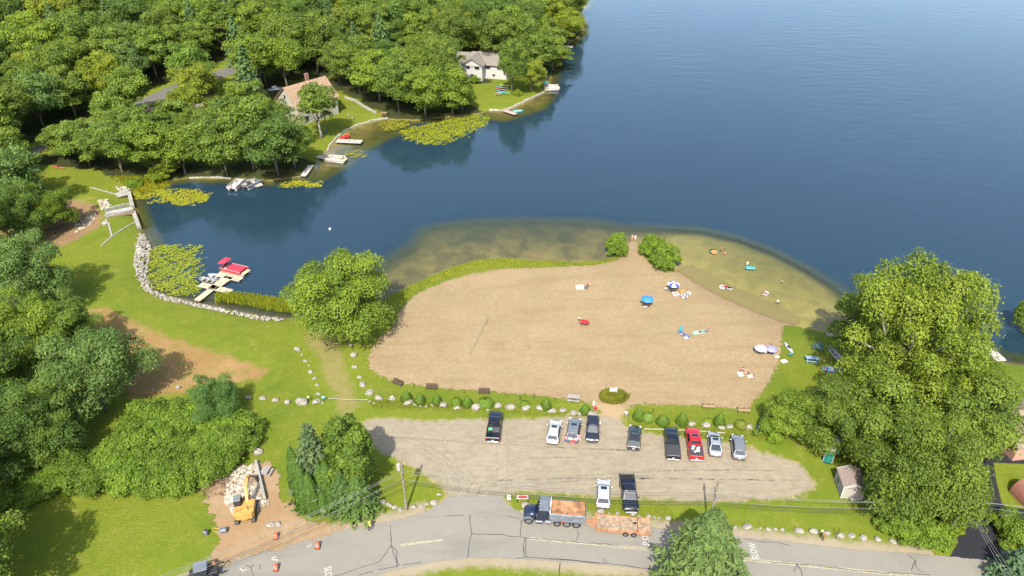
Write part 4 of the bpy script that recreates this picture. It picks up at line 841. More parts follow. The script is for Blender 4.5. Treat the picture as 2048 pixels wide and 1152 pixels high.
for lb, gp, L_ in (('granite boulder in the row along the left side of the grass track', 'boulders left of the track', [(595,700,15),(604,710,7),(611,723,10),(617,732,6),(622,745,12),(630,758,11),(634,771,9),(637,789,10)]),
   ('granite boulder in the row along the beach side of the grass track', 'boulders right of the track', [(693,680,8),(700,691,10),(708,712,16),(709,735,12),(719,756,12),(726,771,16),(739,787,19),(757,798,18)]),
   ('granite boulder in the line closing the lawn at the cable gate', 'boulders at the cable gate', [(497,796,13),(525,798,15),(551,802,14),(575,806,14),(604,806,26),(633,806,18),(645,806,6),(740,804,7),(748,807,6)]),
   ('granite boulder edging the grass strip between lot and clipped shrubs', 'boulders before the beach shrubs', [(784,799,15),(816,806,20),(830,810,9),(841,812,8),(852,814,6),(865,811,8),(886,812,20),(915,817,17),(953,817,21),(975,820,9),(996,813,16),(1021,817,20),(1052,818,20),(1080,818,18),(1104,824,19),(1125,823,18),(1146,828,18),(1160,829,12),(1183,830,22),(1290,843,10),(1356,850,11),(1383,850,17),(1412,852,18),(1442,857,15),(1459,855,16),(1497,857,20),(1521,860,16),(1566,862,14),(1582,866,14)]),
   ('pale boulder on the grass island around the transformer pole', 'boulders on the pole island', [(752,1003,8),(765,1006,16),(778,1011,15),(789,1016,13),(801,1020,11),(828,1016,15),(843,1014,8),(853,1009,9),(868,1007,18),(878,990,10)]),
   ('boulder along the grass strip behind the truck and trailer', 'boulders behind the trailer', [(1050,1012,18),(1168,1018,13),(1201,1024,17),(1218,1027,6),(1234,1028,11),(1266,1029,16),(1278,1033,8),(1297,1034,12),(1309,1036,8),(1318,1037,8),(1336,1038,14)]),
   ('boulder in the row between the lot and the straight road', 'boulders along the straight road', [(1468,1056,14),(1494,1056,21),(1520,1057,7),(1536,1060,14),(1551,1059,9),(1564,1060,11),(1598,1064,19),(1627,1065,21),(1653,1068,17),(1679,1073,19),(1703,1073,16),(1725,1077,17),(1755,1080,15),(1786,1084,15)]),
   ('large pale boulder at the lawn end of the thicket', 'boulders by the thicket', [(516,905,22),(505,884,13),(357,776,12),(273,752,10)]),
   ('boulder beside the road at the edge of the dirt', 'boulders by the dirt edge', [(541,1052,18),(557,1049,14),(589,1061,8),(478,1064,6)])):
    for a in L_: boulder(*a, lb, gp)

def stones(name, pgpx, N, s0, s1, col, lift=.1, seed=0, pile=0, label=None, cat=None):
    pg = poly(pgpx, 0); r = np.random.default_rng(seed); lo, hi = pg.min(0), pg.max(0); V = []; F = []
    base = []
    for k in range(8):
        bm = bmesh.new(); bmesh.ops.create_icosphere(bm, subdivisions=1, radius=1); rr = random.Random(k+50)
        for v in bm.verts: v.co *= rr.uniform(.65, 1.15)
        bm.verts.ensure_lookup_table(); base.append((np.array([v.co[:] for v in bm.verts]), np.array([[v.index for v in f.verts] for f in bm.faces]))); bm.free()
    pts_ = r.uniform(lo, hi, (N*6, 2)); sd__ = sdist(pts_[:, 0], pts_[:, 1], pg); ok = sd__ > 0; pts_, sd__ = pts_[ok][:N], sd__[ok][:N]; nb = 0
    for (x, y), d_ in zip(pts_, sd__):
        bv, bf = base[r.integers(8)]; s = r.uniform(s0, s1)*np.array([1, r.uniform(.6, 1), r.uniform(.5, .8)]); a = r.uniform(0, 6.28)
        v = bv*s; v = np.stack([v[:, 0]*math.cos(a)-v[:, 1]*math.sin(a), v[:, 0]*math.sin(a)+v[:, 1]*math.cos(a), v[:, 2]], 1)
        V.append(v+np.array([x, y, max(hz(x, y), WZ-.1)+lift+min(pile, d_*pile*.4)+r.uniform(-.05, .1)])); F.append(bf+nb); nb += len(bv)
    me = np_mesh(name, np.vstack(V), np.vstack(F)); me.materials.append(M(name+'_stone', col, .95, 0, .45, 1.6, .15)); o = bpy.data.objects.new(name, me); link(o)
    return tag(o, label, cat, None, 'stuff')
stones('riprap', [(277,462),(287,462),(299,488),(294,520),(290,550),(305,575),(335,590),(392,603),(450,615),(520,629),(566,634),(560,639),(515,637),(445,623),(385,610),(328,598),(294,583),(273,555),(268,520),(273,485)], 1900, .16, .42, (.30, .27, .22), .12, 1, .25, 'grey riprap stones armouring the lawn shore', 'stones')
stones('rubble', [(449,946),(470,935),(512,932),(519,928),(532,1000),(540,1010),(520,1016),(512,1030),(470,1042),(462,1020),(450,1005),(455,970)], 1700, .10, .30, (.42, .36, .27), .1, 2, .35, 'pale rubble stone bed under the excavator', 'rubble')
stones('rubble', [(194,400),(215,398),(222,414),(205,420)], 60, .2, .45, (.4, .37, .3), .1, 3, 0, 'heap of pale stones beside the spillway', 'stones')
stones('rubble', [(232,374),(258,372),(258,384),(240,384)], 60, .2, .4, (.34, .3, .24), .1, 4, 0, 'shore stones at the dam abutment', 'stones')
stones('rubble', [(150,440),(190,425),(196,440),(150,465)], 80, .15, .4, (.32, .27, .2), .05, 5, 0, 'scattered stones in the dirt below the dam', 'stones')
# ------------------------------------------------------------------ clipped shrubs, planting
CONE = column(41, 1.7, 1.5, 3800, .13, TOPI, lambda t: (min(1, t*3.2+.72))*(1-max(0, t-.2)/.8)**.75, .2, .03)
BALL = column(42, 1.1, 1.5, 3000, .13, TOPI, lambda t: math.sqrt(max(0, 1-(2*t-.75)**2/1.6)), .4, .05)
for px, py, wpx, hm, k, lb in ((813,801,24,1.9,0,'clipped cone shrub behind the triangular boulder, nearest the tilted bench'),(840,806,23,1.9,0,'second clipped cone shrub along from the tilted bench'),(874,808,20,1.9,0,'narrow clipped cone shrub just below a bench'),(913,811,20,1.4,1,'round shrub touching a clipped cone'),(935,812,22,1.9,0,'clipped cone shrub touching a round shrub'),(971,811,31,1.2,1,'wide clipped dome shrub above the lone black pickup'),(1049,812,19,.9,1,'small low dome shrub standing alone'),(1092,816,23,1.9,0,'clipped cone shrub right of the small low dome'),(1170,827,22,1.9,0,'clipped cone shrub beside the sandy path and small sign'),
                           (1277,838,25,2.2,0,'tall clipped cone shrub right of the sandy path'),(1296,842,23,1.4,1,'loose pale shrub touching the tall cone by the path'),(1325,847,28,1.7,0,'broad clipped cone shrub above the covered black pickup'),(1363,848,25,2.2,0,'clipped cone shrub above the red pickup'),(1415,846,17,.7,1,'low yellow-flowered plant among the clipped shrubs'),(1438,849,24,2.2,0,'clipped cone shrub above the silver sedan'),(1481,854,24,1.1,1,'brownish rounded shrub near the end boulders'),(1525,851,22,2.0,0,'clipped shrub at the wooded end of the row')):
    g = G(px, py); wd = wpx/Q(g.x, g.y, 0)[2]; pr = (CONE, BALL)[k]
    col = (1, 1.08, .9) if k == 0 else ((1.7, 1.5, .8) if 'yellow' in lb else (1.5, 1.15, 1.2) if 'brown' in lb else (1.5, 1.5, 2.0) if 'pale' in lb else (1.15, 1.2, .8))
    plant('clipped_shrub', lb, 'shrub', pr, (g.x, g.y, hz(g.x, g.y)), hm/(1.7, 1.1)[k], col, 'clipped shrubs along the beach edge', None, wd/1.5, 'stem', False)
BLADE = leaf_mat('grass_blade', (.13, .17, .016), (.30, .28, .045), .45)
def blades(name, pts_, h0, h1, lean, wd, seed, mat=None, label=None, cat=None, kind='stuff', base=None, col=(1, 1, 1)):
    r = np.random.default_rng(seed); pts_ = np.asarray(pts_); N = len(pts_); a = r.uniform(0, 6.28, N); h = r.uniform(h0, h1, N); le = r.uniform(.2, 1, N)*lean
    o_ = base if base is not None else np.zeros(3)
    d = np.stack([np.cos(a), np.sin(a), np.zeros(N)], 1); s = np.stack([-np.sin(a), np.cos(a), np.zeros(N)], 1)*wd; up = np.array([0, 0, 1.])
    b0 = pts_-o_; m1 = b0+up*(h*.6)[:, None]+d*(le*h*.35)[:, None]; tp = b0+up*(h*.95)[:, None]+d*(le*h)[:, None]
    V = np.stack([b0-s, b0+s, m1+s*.8, tp, m1-s*.8], 1).reshape(-1, 3); F = np.arange(N*5).reshape(N, 5)
    me = np_mesh(name, V, F, {'tint': ('FACE', r.uniform(0, 1, N))}); me.materials.append(mat or BLADE); o = bpy.data.objects.new(name, me); link(o); o.location = o_; o.color = (*col, 1)
    return tag(o, label, cat, None, kind)
def scatter(pgpx, N, seed, z=0, fn=None):
    pg = poly(pgpx, z); r = np.random.default_rng(seed); lo, hi = pg.min(0), pg.max(0); q = r.uniform(lo, hi, (int(N*8), 2)); q = q[sdist(q[:, 0], q[:, 1], pg)+r.normal(0, .35, len(q)) > 0][:N]
    return np.array([(x, y, max(hz(x, y), WZ)) for x, y in q])
g = G(1226, 795); r = np.random.default_rng(3); rr = np.sqrt(r.random(2600))*2.0; aa = r.uniform(0, 6.28, 2600)
pp = np.stack([g.x+rr*np.cos(aa)*1.1, g.y+rr*np.sin(aa)*.85, np.full(2600, hz(g.x, g.y)+.03)], 1)
blades('ornamental_grass', pp, .5, 1.1, .5, .035, 3, None, 'round bed of ornamental grass around the white beach sign', 'grass bed', None, np.array([g.x, g.y, hz(g.x, g.y)]))
blades('reeds', scatter([(430,592),(470,588),(520,596),(570,602),(606,612),(600,626),(560,622),(500,610),(440,603)], 3600, 4, WZ), .5, 1.0, .4, .06, 4, None, 'strip of yellow-green reeds standing in the water off the riprap', 'reeds', col=(1.15, 1.2, .7))
blades('shore_grass', scatter([(782,600),(800,584),(850,560),(900,539),(950,522),(1010,519),(1090,524),(1150,527),(1215,522),(1240,512),(1240,518),(1200,529),(1100,534),(1000,538),(940,547),(880,566),(830,588),(800,615)], 3000, 5, -.5), .1, .3, .8, .05, 5, None, 'strip of rough grass between the beach and the weedy shallows', 'grass', col=(1.25, 1.2, .7))
blades('shore_grass', scatter([(230,360),(330,358),(340,372),(290,385),(262,380)], 1500, 6, -.5), .5, 1.1, .4, .06, 6, None, 'tall waterside weeds beside the dam abutment', 'weeds', col=(1.4, 1.3, .7))
blades('grass_tufts', scatter([(740,815),(1190,838),(1190,828),(740,800)], 5000, 7), .08, .28, .6, .04, 7, None, 'rough grass along the boulder row by the lot', 'grass')
blades('grass_tufts', scatter([(1250,840),(1540,870),(1540,885),(1340,868),(1260,855)], 3500, 8), .08, .28, .6, .04, 8, None, 'rough grass below the clipped shrubs right of the path', 'grass')
blades('grass_tufts', scatter([(1030,1020),(1350,1050),(1340,1010),(1050,992)], 3500, 9), .08, .26, .6, .04, 9, None, 'rough grass strip behind the trailer', 'grass')
PAD = leaf_mat('lily_leaf', (.105, .125, .012), (.25, .225, .020), .15)
def lilies(pgpx, N, seed, label, col=(1, 1, 1), dens=.5):
    pg = poly(pgpx, WZ); r = np.random.default_rng(seed); lo, hi = pg.min(0), pg.max(0); q = r.uniform(lo, hi, (int(N*8), 2)); s = sdist(q[:, 0], q[:, 1], pg)
    nz = np.sin(q[:, 0]*.9+seed)*np.cos(q[:, 1]*1.1)+.7*np.sin(q[:, 0]*2.3-q[:, 1]*1.7); q = q[(s+r.normal(0, .7, len(q))+nz*.7 > 0) & (nz+r.normal(0, .8, len(q)) > -1.2*dens-.3)][:N]
    n_ = len(q); R_ = r.uniform(.12, .24, n_); k = np.arange(7)*2*math.pi/7; a0 = r.uniform(0, 6.28, n_); tl = r.normal(0, .10, (n_, 2)); zz = WZ+r.uniform(.015, .16, n_)**1.0
    x = R_[:, None]*np.cos(k+a0[:, None]); y = R_[:, None]*np.sin(k+a0[:, None]); V = np.stack([q[:, :1]+x, q[:, 1:]+y, zz[:, None]+x*tl[:, :1]+y*tl[:, 1:]+.012], -1).reshape(-1, 3)
    me = np_mesh('lily_pads', V, np.arange(n_*7).reshape(n_, 7), {'tint': ('FACE', r.random(n_))}); me.materials.append(PAD); o = bpy.data.objects.new('lily_pads', me); link(o); o.color = (*col, 1); tag(o, label, 'lily pads', None, 'stuff')
lilies([(300,500),(330,490),(390,493),(395,520),(390,560),(398,590),(370,592),(330,582),(302,562),(296,530)], 2600, 1, 'lily pad bed between the riprap and the cross-shaped dock', (.85, 1.0, .8))
lilies([(270,378),(330,378),(390,380),(420,392),(415,402),(370,412),(340,408),(300,396),(265,395)], 1900, 2, 'lily pads in the cove corner beside the dam', (1.1, 1.1, .8))
lilies([(800,262),(840,252),(900,240),(960,226),(978,238),(970,250),(930,270),(880,288),(850,290),(815,278)], 4200, 3, 'large yellow lily pad bed off the wooded shore', (1.0, 1.1, .6), .9)
lilies([(755,248),(800,238),(820,244),(810,256),(770,262)], 700, 4, 'small lily pad patch at the end of the curved seawall')
lilies([(690,302),(712,300),(735,310),(715,316),(695,312)], 160, 5, 'loose lily pads below the two small docks')
lilies([(560,368),(600,362),(648,366),(640,372),(600,374),(565,376)], 420, 6, 'narrow lily pad patch beside the moored boats', (1.2, 1.15, .7))

# ------------------------------------------------------------------ people (one continuous skinned body each)
SKIN = [M('skin_light', (.52, .31, .22), .6, 0, .08), M('skin_tan', (.36, .19, .115), .6, 0, .08)]
def cloth(n, c): return M('cloth_'+n, c, .85, 0, .15, 9)
CL = {'white': cloth('white', (.62, .62, .6)), 'red': cloth('red', (.55, .02, .03)), 'black': cloth('black', (.02, .02, .022)), 'blue': cloth('blue', (.05, .12, .35)), 'pink': cloth('pink', (.65, .24, .26)), 'teal': cloth('teal', (.04, .25, .28)), 'grey': cloth('grey', (.22, .22, .23)), 'yellow': cloth('yellow', (.62, .50, .05)), 'maroon': cloth('maroon', (.18, .02, .04)), 'navy': cloth('navy', (.02, .03, .09)), 'orange': cloth('orange', (.7, .2, .04))}
HAIR = {'dark': M('hair_dark', (.025, .018, .014), .6), 'brown': M('hair_brown', (.10, .055, .03), .6), 'blond': M('hair_blond', (.35, .25, .12), .6)}
STAND = dict(pel=(0, 0, .95), bel=(0, 0, 1.12), che=(0, .0, 1.30), nec=(0, 0, 1.47), hea=(0, .02, 1.58), top=(0, .01, 1.68), nos=(0, .115, 1.575),
             shL=(-.18, 0, 1.40), elL=(-.26, -.02, 1.13), wrL=(-.27, .08, .90), haL=(-.27, .10, .83), shR=(.18, 0, 1.40), elR=(.26, -.02, 1.13), wrR=(.27, .08, .90), haR=(.27, .10, .83),
             hiL=(-.09, 0, .90), knL=(-.10, .02, .50), anL=(-.10, -.01, .09), toL=(-.11, .15, .035), hiR=(.09, 0, .90), knR=(.10, .02, .50), anR=(.10, -.01, .09), toR=(.11, .15, .035))
def posed(**k): d = dict(STAND); d.update(k); return d
def shift(d, dz): return {k: (x, y, z+dz) for k, (x, y, z) in d.items()}
SIT = posed(pel=(0, 0, .12), bel=(0, -.04, .30), che=(0, -.07, .48), nec=(0, -.06, .65), hea=(0, -.02, .76), top=(0, -.03, .86), nos=(0, .08, .755), shL=(-.18, -.07, .58), shR=(.18, -.07, .58), elL=(-.28, .05, .36), elR=(.28, .05, .36), wrL=(-.22, .26, .34), wrR=(.22, .26, .34), haL=(-.20, .32, .35), haR=(.20, .32, .35), hiL=(-.09, .02, .10), hiR=(.09, .02, .10), knL=(-.13, .36, .38), knR=(.13, .36, .38), anL=(-.12, .60, .08), anR=(.12, .60, .08), toL=(-.13, .76, .05), toR=(.13, .76, .05))
CHAIRSIT = shift(posed(**{k: v for k, v in SIT.items()}), .26); CHAIRSIT.update(knL=(-.12, .42, .44), knR=(.12, .42, .44), anL=(-.12, .50, .09), anR=(.12, .50, .09), toL=(-.13, .66, .04), toR=(.13, .66, .04))
LIE = {k: (x, -(z-.85), y+.13) for k, (x, y, z) in STAND.items()}; LIE['toL'] = (-.14, .84, .2); LIE['toR'] = (.14, .84, .2)
WALK = posed(knL=(-.09, .20, .52), anL=(-.09, .16, .10), toL=(-.10, .31, .05), knR=(.09, -.02, .50), anR=(.09, -.28, .12), toR=(.10, -.15, .04), elL=(-.25, -.12, 1.15), wrL=(-.26, -.08, .92), haL=(-.26, -.06, .85), elR=(.25, .06, 1.14), wrR=(.25, .24, .98), haR=(.25, .29, .93))
BEND = posed(bel=(0, .10, 1.05), che=(0, .26, 1.14), nec=(0, .42, 1.20), hea=(0, .53, 1.19), top=(0, .62, 1.22), nos=(0, .56, 1.09), shL=(-.18, .34, 1.18), shR=(.18, .34, 1.18), elL=(-.22, .42, .92), elR=(.22, .42, .92), wrL=(-.16, .56, .75), wrR=(.16, .56, .75), haL=(-.15, .60, .69), haR=(.15, .60, .69))
RAD = dict(pel=.145, bel=.125, che=.150, nec=.058, hea=.098, top=.062, nos=.018, sh=.075, el=.046, wr=.031, ha=.036, hi=.098, kn=.062, an=.043, to=.036)
EDG = [('pel', 'bel'), ('bel', 'che'), ('che', 'nec'), ('nec', 'hea'), ('hea', 'top'), ('hea', 'nos')]+[(a+s, b+s) for s in 'LR' for a, b in (('sh', 'el'), ('el', 'wr'), ('wr', 'ha'), ('hi', 'kn'), ('kn', 'an'), ('an', 'to'))]+[('che', 'shL'), ('che', 'shR'), ('pel', 'hiL'), ('pel', 'hiR')]
def person(label, pose, loc, rz, top, bot, hair='dark', skin=0, hat=None, scale=1.0, group=None, longp=False):
    J = list(pose); V = [Vector(pose[j]) for j in J]; rad = [RAD.get(j, RAD.get(j[:2], .05)) for j in J]; E_ = [(J.index(a), J.index(b)) for a, b in EDG]
    for s, sg in (('L', -1), ('R', 1)):
        w_, h_ = Vector(pose['wr'+s]), Vector(pose['ha'+s]); d = (h_-w_).normalized(); sd2 = d.cross(Vector((sg, .2, .3))).normalized(); ih = J.index('ha'+s)
        for k, (o1, ln) in enumerate(((-.030, .075), (-.010, .085), (.011, .080), (.030, .062))):
            V.append(h_+sd2*o1+d*ln); rad.append(.0095); E_.append((ih, len(V)-1))
        V.append(w_.lerp(h_, .4)+sd2*-.055+d*.03); rad.append(.011); E_.append((ih, len(V)-1))
    me = bpy.data.meshes.new('p'); me.from_pydata(V, E_, []); o = bpy.data.objects.new('p', me); C.objects.link(o)
    sk = o.modifiers.new('s', 'SKIN'); sk.use_smooth_shade = True
    for i, sv in enumerate(me.skin_vertices[0].data): sv.radius = (rad[i], rad[i]*(.78 if i < len(J) and J[i] in ('pel', 'bel', 'che') else 1)); sv.use_root = (i == 0)
    o.modifiers.new('d', 'SUBSURF').levels = 1
    dg = bpy.context.evaluated_depsgraph_get(); m2 = bpy.data.meshes.new_from_object(o.evaluated_get(dg)); bpy.data.objects.remove(o); bpy.data.meshes.remove(me)
    for mt in (SKIN[skin], CL[top] if top else SKIN[skin], CL[bot]): m2.materials.append(mt)
    jn = np.array([V[a].lerp(V[b], t_)[:] for a, b in E_ for t_ in (.15, .5, .85)])
    def cls(a, b, t_):
        na, nb = (J[a] if a < len(J) else 'f'), (J[b] if b < len(J) else 'f')
        if (na, nb) in (('bel', 'che'), ('pel', 'bel')): return 2 if (na == 'pel' and t_ < .3) else 1
        if na == 'che' and nb[:2] == 'sh': return 1
        if na[:2] == 'sh' and t_ < .6: return 1
        if na == 'che' and nb == 'nec' and t_ < .3: return 1
        if na == 'pel' or (na[:2] == 'hi' and (t_ < .6 or longp)) or (longp and na[:2] == 'kn'): return 2
        return 0
    jc = np.array([cls(a, b, t_) for a, b in E_ for t_ in (.15, .5, .85)])
    cen = np.array([p_.center[:] for p_ in m2.polygons])
    if len(cen): m2.polygons.foreach_set('material_index', jc[((cen[:, None]-jn[None])**2).sum(2).argmin(1)].astype(np.int32))
    o = bpy.data.objects.new('person', m2); link(o); o.location = loc; o.rotation_euler = (0, 0, rz); o.scale = (scale,)*3; tag(o, label, 'person', group)
    hd, tp = Vector(pose['hea']), Vector(pose['top']); ax = (tp-hd).normalized(); m = MB(); fb = Vector(pose['nos'])-hd; fb = (fb-ax*fb.dot(ax)).normalized(); sx = ax.cross(fb)
    m.loft([[hd+ax*(.02+.118*math.sin(q))+(fb*math.sin(a)-fb*.25+sx*math.cos(a))*.112*math.cos(q) for a in [2*math.pi*k/12 for k in range(12)]] for q in (0, .5, 1.0, 1.35)])
    m.build('hat' if hat else 'hair', CL[hat] if hat else HAIR[hair], o, True)
    if hat:
        m = MB(); m.loft([[hd+ax*(.05+z_)+(fb*math.sin(a)+sx*math.cos(a))*r_ for a in [2*math.pi*k/14 for k in range(14)]] for r_, z_ in ((.10, 0), (.19, -.012), (.19, .004), (.10, .015))]); m.build('hat_brim', CL[hat], o)
    return o
def gp(px, py): g = G(px, py); return (g.x, g.y, hz(g.x, g.y)+.04)
def wp(px, py, sink): g = AT(px, py, WZ); return (g.x, g.y, WZ-sink)
person('person in pale swimwear standing at the tip of the sandy point', STAND, gp(1264, 484), 0, None, 'pink', 'blond')
person('person in white top standing at the tip of the sandy point', STAND, gp(1270, 484), .3, 'white', 'white', 'brown')
person('person in dark shirt and sun hat standing beside the red umbrella', STAND, gp(1158, 652), 2.6, 'black', 'grey', 'dark', 0, 'white')
person('person in colourful top standing behind the white suv', WALK, gp(1131, 889), 2.9, 'pink', 'blue', 'dark')
person('person in red outfit with white bag behind the grey suv', WALK, gp(1145, 895), 3.0, 'red', 'pink', 'dark')
person('person in pale pink clothes behind the dark suv', WALK, gp(1158, 886), 3.3, 'pink', 'white', 'dark')
person('person in red shirt by the boulder at the path mouth', BEND, gp(1193, 826), 1.5, 'red', 'red', 'brown')
person('person in white top leaning at the side of the dark suv', STAND, gp(1199, 858), 1.7, 'white', 'grey', 'blond')
person('person in pale clothes walking down the sandy path edge', WALK, gp(1251, 838), 2.6, 'white', 'grey', 'brown')
person('road worker in yellow vest walking along the road edge', WALK, gp(741, 1062), 2.0, 'yellow', 'navy', 'dark', 0, 'yellow', longp=True)
person('person wading in the shallows carrying a white bag', BEND, wp(1557, 610, .25), 1.2, 'white', 'maroon', 'dark')
person('child with tanned skin standing in deeper water by the green float', STAND, wp(1443, 499, .85), .5, None, 'orange', 'dark', 1)
person('swimmer shoulder-deep near the orange float', STAND, wp(1449, 507, 1.15), 2, 'pink', 'pink', 'brown')
person('lone swimmer with only head and shoulders above the water', STAND, wp(1564, 563, 1.2), 1, None, 'navy', 'brown')
person('bather in white leaning over the turquoise raft', BEND, wp(1494, 530, .65), -.6, None, 'white', 'brown')
person('bather in red shirt crouching between two floats at the waterline', BEND, wp(1452, 579, .45), .8, 'red', 'black', 'dark')
for a, b_, rz, tp, bt, hr, lb in ((1287,612,.5,'maroon','navy','dark','person seated in the shade of the blue umbrella'),(1297,614,-.4,'maroon','black','brown','second person seated under the blue umbrella'),(1304,608,1.4,None,'white','blond','sunlit person seated at the edge of the blue umbrella'),(1342,584,.4,'navy','black','dark','person seated under the blue and white striped umbrella'),(1349,585,-.6,'black','navy','dark','second person seated under the striped umbrella'),(1174,576,.6,'black','grey','dark','person sitting beside the pale blanket'),(1178,572,2.0,None,'grey','blond','person with bare shoulders sitting near the pale blanket'),
                                 (1524,706,.3,'white','grey','brown','person reclining in white below the pink umbrella'),(1531,708,-.3,'white','black','dark','person in white between the two umbrellas'),(1540,696,.8,'red','red','brown','person in bright red behind the lilac umbrella'),(1542,709,.2,'maroon','orange','dark','person in maroon below the lilac umbrella'),(1484,743,.4,None,'black','brown','sunbather in black on the pair of white towels'),(1491,745,.1,None,'white','blond','fair-haired sunbather on the pair of white towels')):
    person(lb, SIT, gp(a, b_), rz, tp, bt, hr)
for a, b_, rz, tp, bt, lb in ((1368,671,1.3,'blue','navy','person lying on a blue towel beside the teal chair'),(1400,665,1.9,'grey','black','person lying on the mint towel'),(1497,749,1.1,None,'black','sunbather lying at the end of the towels')): person(lb, LIE, gp(a, b_), rz, tp, bt)

# ------------------------------------------------------------------ beach things
def umbrella(px, py, rad, h, c1, c2, label, tilt=(0, 0)):
    g = G(px, py); t = thing('beach_umbrella', label, 'umbrella', (g.x, g.y, hz(g.x, g.y)+.03)); t.rotation_euler = (*tilt, .3)
    part('pole', WPAINT, t, lambda m: m.tube([(0, 0, -.1), (0, 0, h)], .022, 6))
    for k in range(8):
        a0, a1 = 2*math.pi*k/8, 2*math.pi*(k+1)/8; am = (a0+a1)/2
        def gore(m):
            rs = [(0, 0), (.55, .12), (1, .42)]; V = [(0, 0, h)]
            for r_, d_ in rs[1:]: V += [(rad*r_*math.cos(a0), rad*r_*math.sin(a0), h-d_*rad), (rad*r_*math.cos(am)*.97, rad*r_*math.sin(am)*.97, h-d_*rad+.02), (rad*r_*math.cos(a1), rad*r_*math.sin(a1), h-d_*rad)]
            m.add(V, [(0, 1, 2), (0, 2, 3), (1, 4, 5, 2), (2, 5, 6, 3)])
        part('gore', c1 if k % 2 == 0 or c2 is None else c2, t, gore)
UB = M('canopy_blue', (.035, .21, .52), .7); UN = M('canopy_navy', (.07, .08, .33), .7); UW = M('canopy_white', (.6, .6, .64), .7); UR = M('canopy_red', (.58, .012, .012), .7); UP = M('canopy_pink', (.62, .36, .35), .7); UL = M('canopy_lilac', (.27, .27, .50), .7); UG = M('canopy_grey', (.4, .39, .37), .7)
umbrella(1293, 613, 1.15, 2.0, UB, None, 'plain blue beach umbrella shading a seated group')
umbrella(1345, 583, 1.15, 2.0, UN, UW, 'blue and white striped beach umbrella near the waterline')
umbrella(1168, 652, .85, 1.1, UR, None, 'small red umbrella tilted on the sand beside a standing person', (-.18, .12))
umbrella(1520, 707, 1.1, 1.5, UP, UG, 'pale pink and grey beach umbrella over deck chairs')
umbrella(1540, 709, .95, 1.5, UL, None, 'lilac beach umbrella beside the pink umbrella')
def mat_sheet(px, py, wx, wy, rz, mat, label, name='beach_towel', cat='towel'):
    g = G(px, py); m = MB(); n_ = 7; r = random.Random(px)
    V = [(wx*(i/(n_-1)-.5), wy*(j/(n_-1)-.5), .03+r.uniform(0, .035)) for j in range(n_) for i in range(n_)]+[(wx*(i/(n_-1)-.5), wy*(j/(n_-1)-.5), .0) for j in range(n_) for i in range(n_)]
    F_ = [(j*n_+i, j*n_+i+1, j*n_+n_+i+1, j*n_+n_+i) for j in range(n_-1) for i in range(n_-1)]; k = n_*n_
    F_ += [tuple(reversed([q+k for q in f])) for f in F_]
    m.add(V, F_); tag(m.build(name, mat, None, False, (g.x, g.y, hz(g.x, g.y)+.045), rz), label, cat)
mat_sheet(1160, 575, 1.5, 1.6, .1, M('blanket_pale', (.46, .50, .36), .9), 'large pale green blanket spread on the open sand', 'blanket', 'blanket')
mat_sheet(1481, 749, .8, 1.0, .2, CL['white'], 'white towel beside the sunbathers'); mat_sheet(1500, 753, .8, .7, -.1, CL['white'], 'second small white towel beside the sunbathers')
mat_sheet(1368, 670, 1.9, .9, -.7, CL['blue'], 'blue towel under a lying person'); mat_sheet(1398, 665, 2.2, .9, .3, M('towel_mint', (.25, .50, .42), .9), 'mint green towel under a lying person')
mat_sheet(1307, 592, .9, .4, .1, CL['grey'], 'small grey-blue towel between the two blue umbrellas')
mat_sheet(1568, 723, 1.0, .8, .4, CL['white'], 'white mat on the grass edge of the beach'); mat_sheet(1554, 714, .7, .6, .2, CL['white'], 'small white towel at the grass edge'); mat_sheet(1372, 676, .6, .5, .2, CL['white'], 'small white bag-like towel below the blue towel')
def ring(px, py, R_, r_, mat, label, z=None, name='swim_ring', mat2=None):
    g = G(px, py); m = MB(); N_, K = 20, 8
    V = [((R_+r_*math.cos(b))*math.cos(a), (R_+r_*math.cos(b))*math.sin(a), r_+r_*math.sin(b)) for a in [2*math.pi*i/N_ for i in range(N_)] for b in [2*math.pi*j/K for j in range(K)]]
    m.add(V, [(i*K+j, ((i+1) % N_)*K+j, ((i+1) % N_)*K+(j+1) % K, i*K+(j+1) % K) for i in range(N_) for j in range(K)])
    if mat2: m.m = [1 if (i//K) % 5 < 2 else 0 for i in range(N_*K)]
    o = m.build(name, [mat, mat2 or mat], None, True, (g.x, g.y, (hz(g.x, g.y)+.03) if z is None else z)); tag(o, label, 'swim ring')
PINKV = M('pink_vinyl', (.65, .30, .25), .4); WV = M('white_vinyl', (.66, .66, .66), .4); OV = M('orange_vinyl', (.66, .27, .08), .4); TQ = M('turquoise_vinyl', (.10, .48, .52), .4); GV = M('green_vinyl', (.03, .45, .25), .4)
ring(1351, 590, .5, .17, WV, 'pink and white swim ring beside the striped umbrella', None, 'swim_ring', PINKV); ring(1366, 585, .42, .14, OV, 'orange swim ring on the sand'); ring(1368, 594, .5, .15, WV, 'white swim ring lying on the sand', None, 'swim_ring', UN); ring(1378, 587, .35, .11, TQ, 'small turquoise and white swim ring on the sand', None, 'swim_ring', WV)
ring(1445, 575, .48, .15, WV, 'white swim ring floating at the waterline', WZ-.05); ring(1428, 505, .5, .16, OV, 'orange swim ring floating beside the green float', WZ-.05)
def raft(px, py, L, W_, rz, mats, label, z=None):
    g = G(px, py); t = thing('inflatable_raft', label, 'raft', (g.x, g.y, WZ-.04 if z is None else z), rz)
    for k in range(4): part('air_chamber', mats[k % len(mats)], t, lambda m: m.box((0, (k-1.5)*W_/4, .12), (L, W_/4+.03, .22), bev=.10), True)
    part('pillow', mats[0], t, lambda m: m.box((L*.42, 0, .22), (L*.16, W_*.9, .18), bev=.08), True)
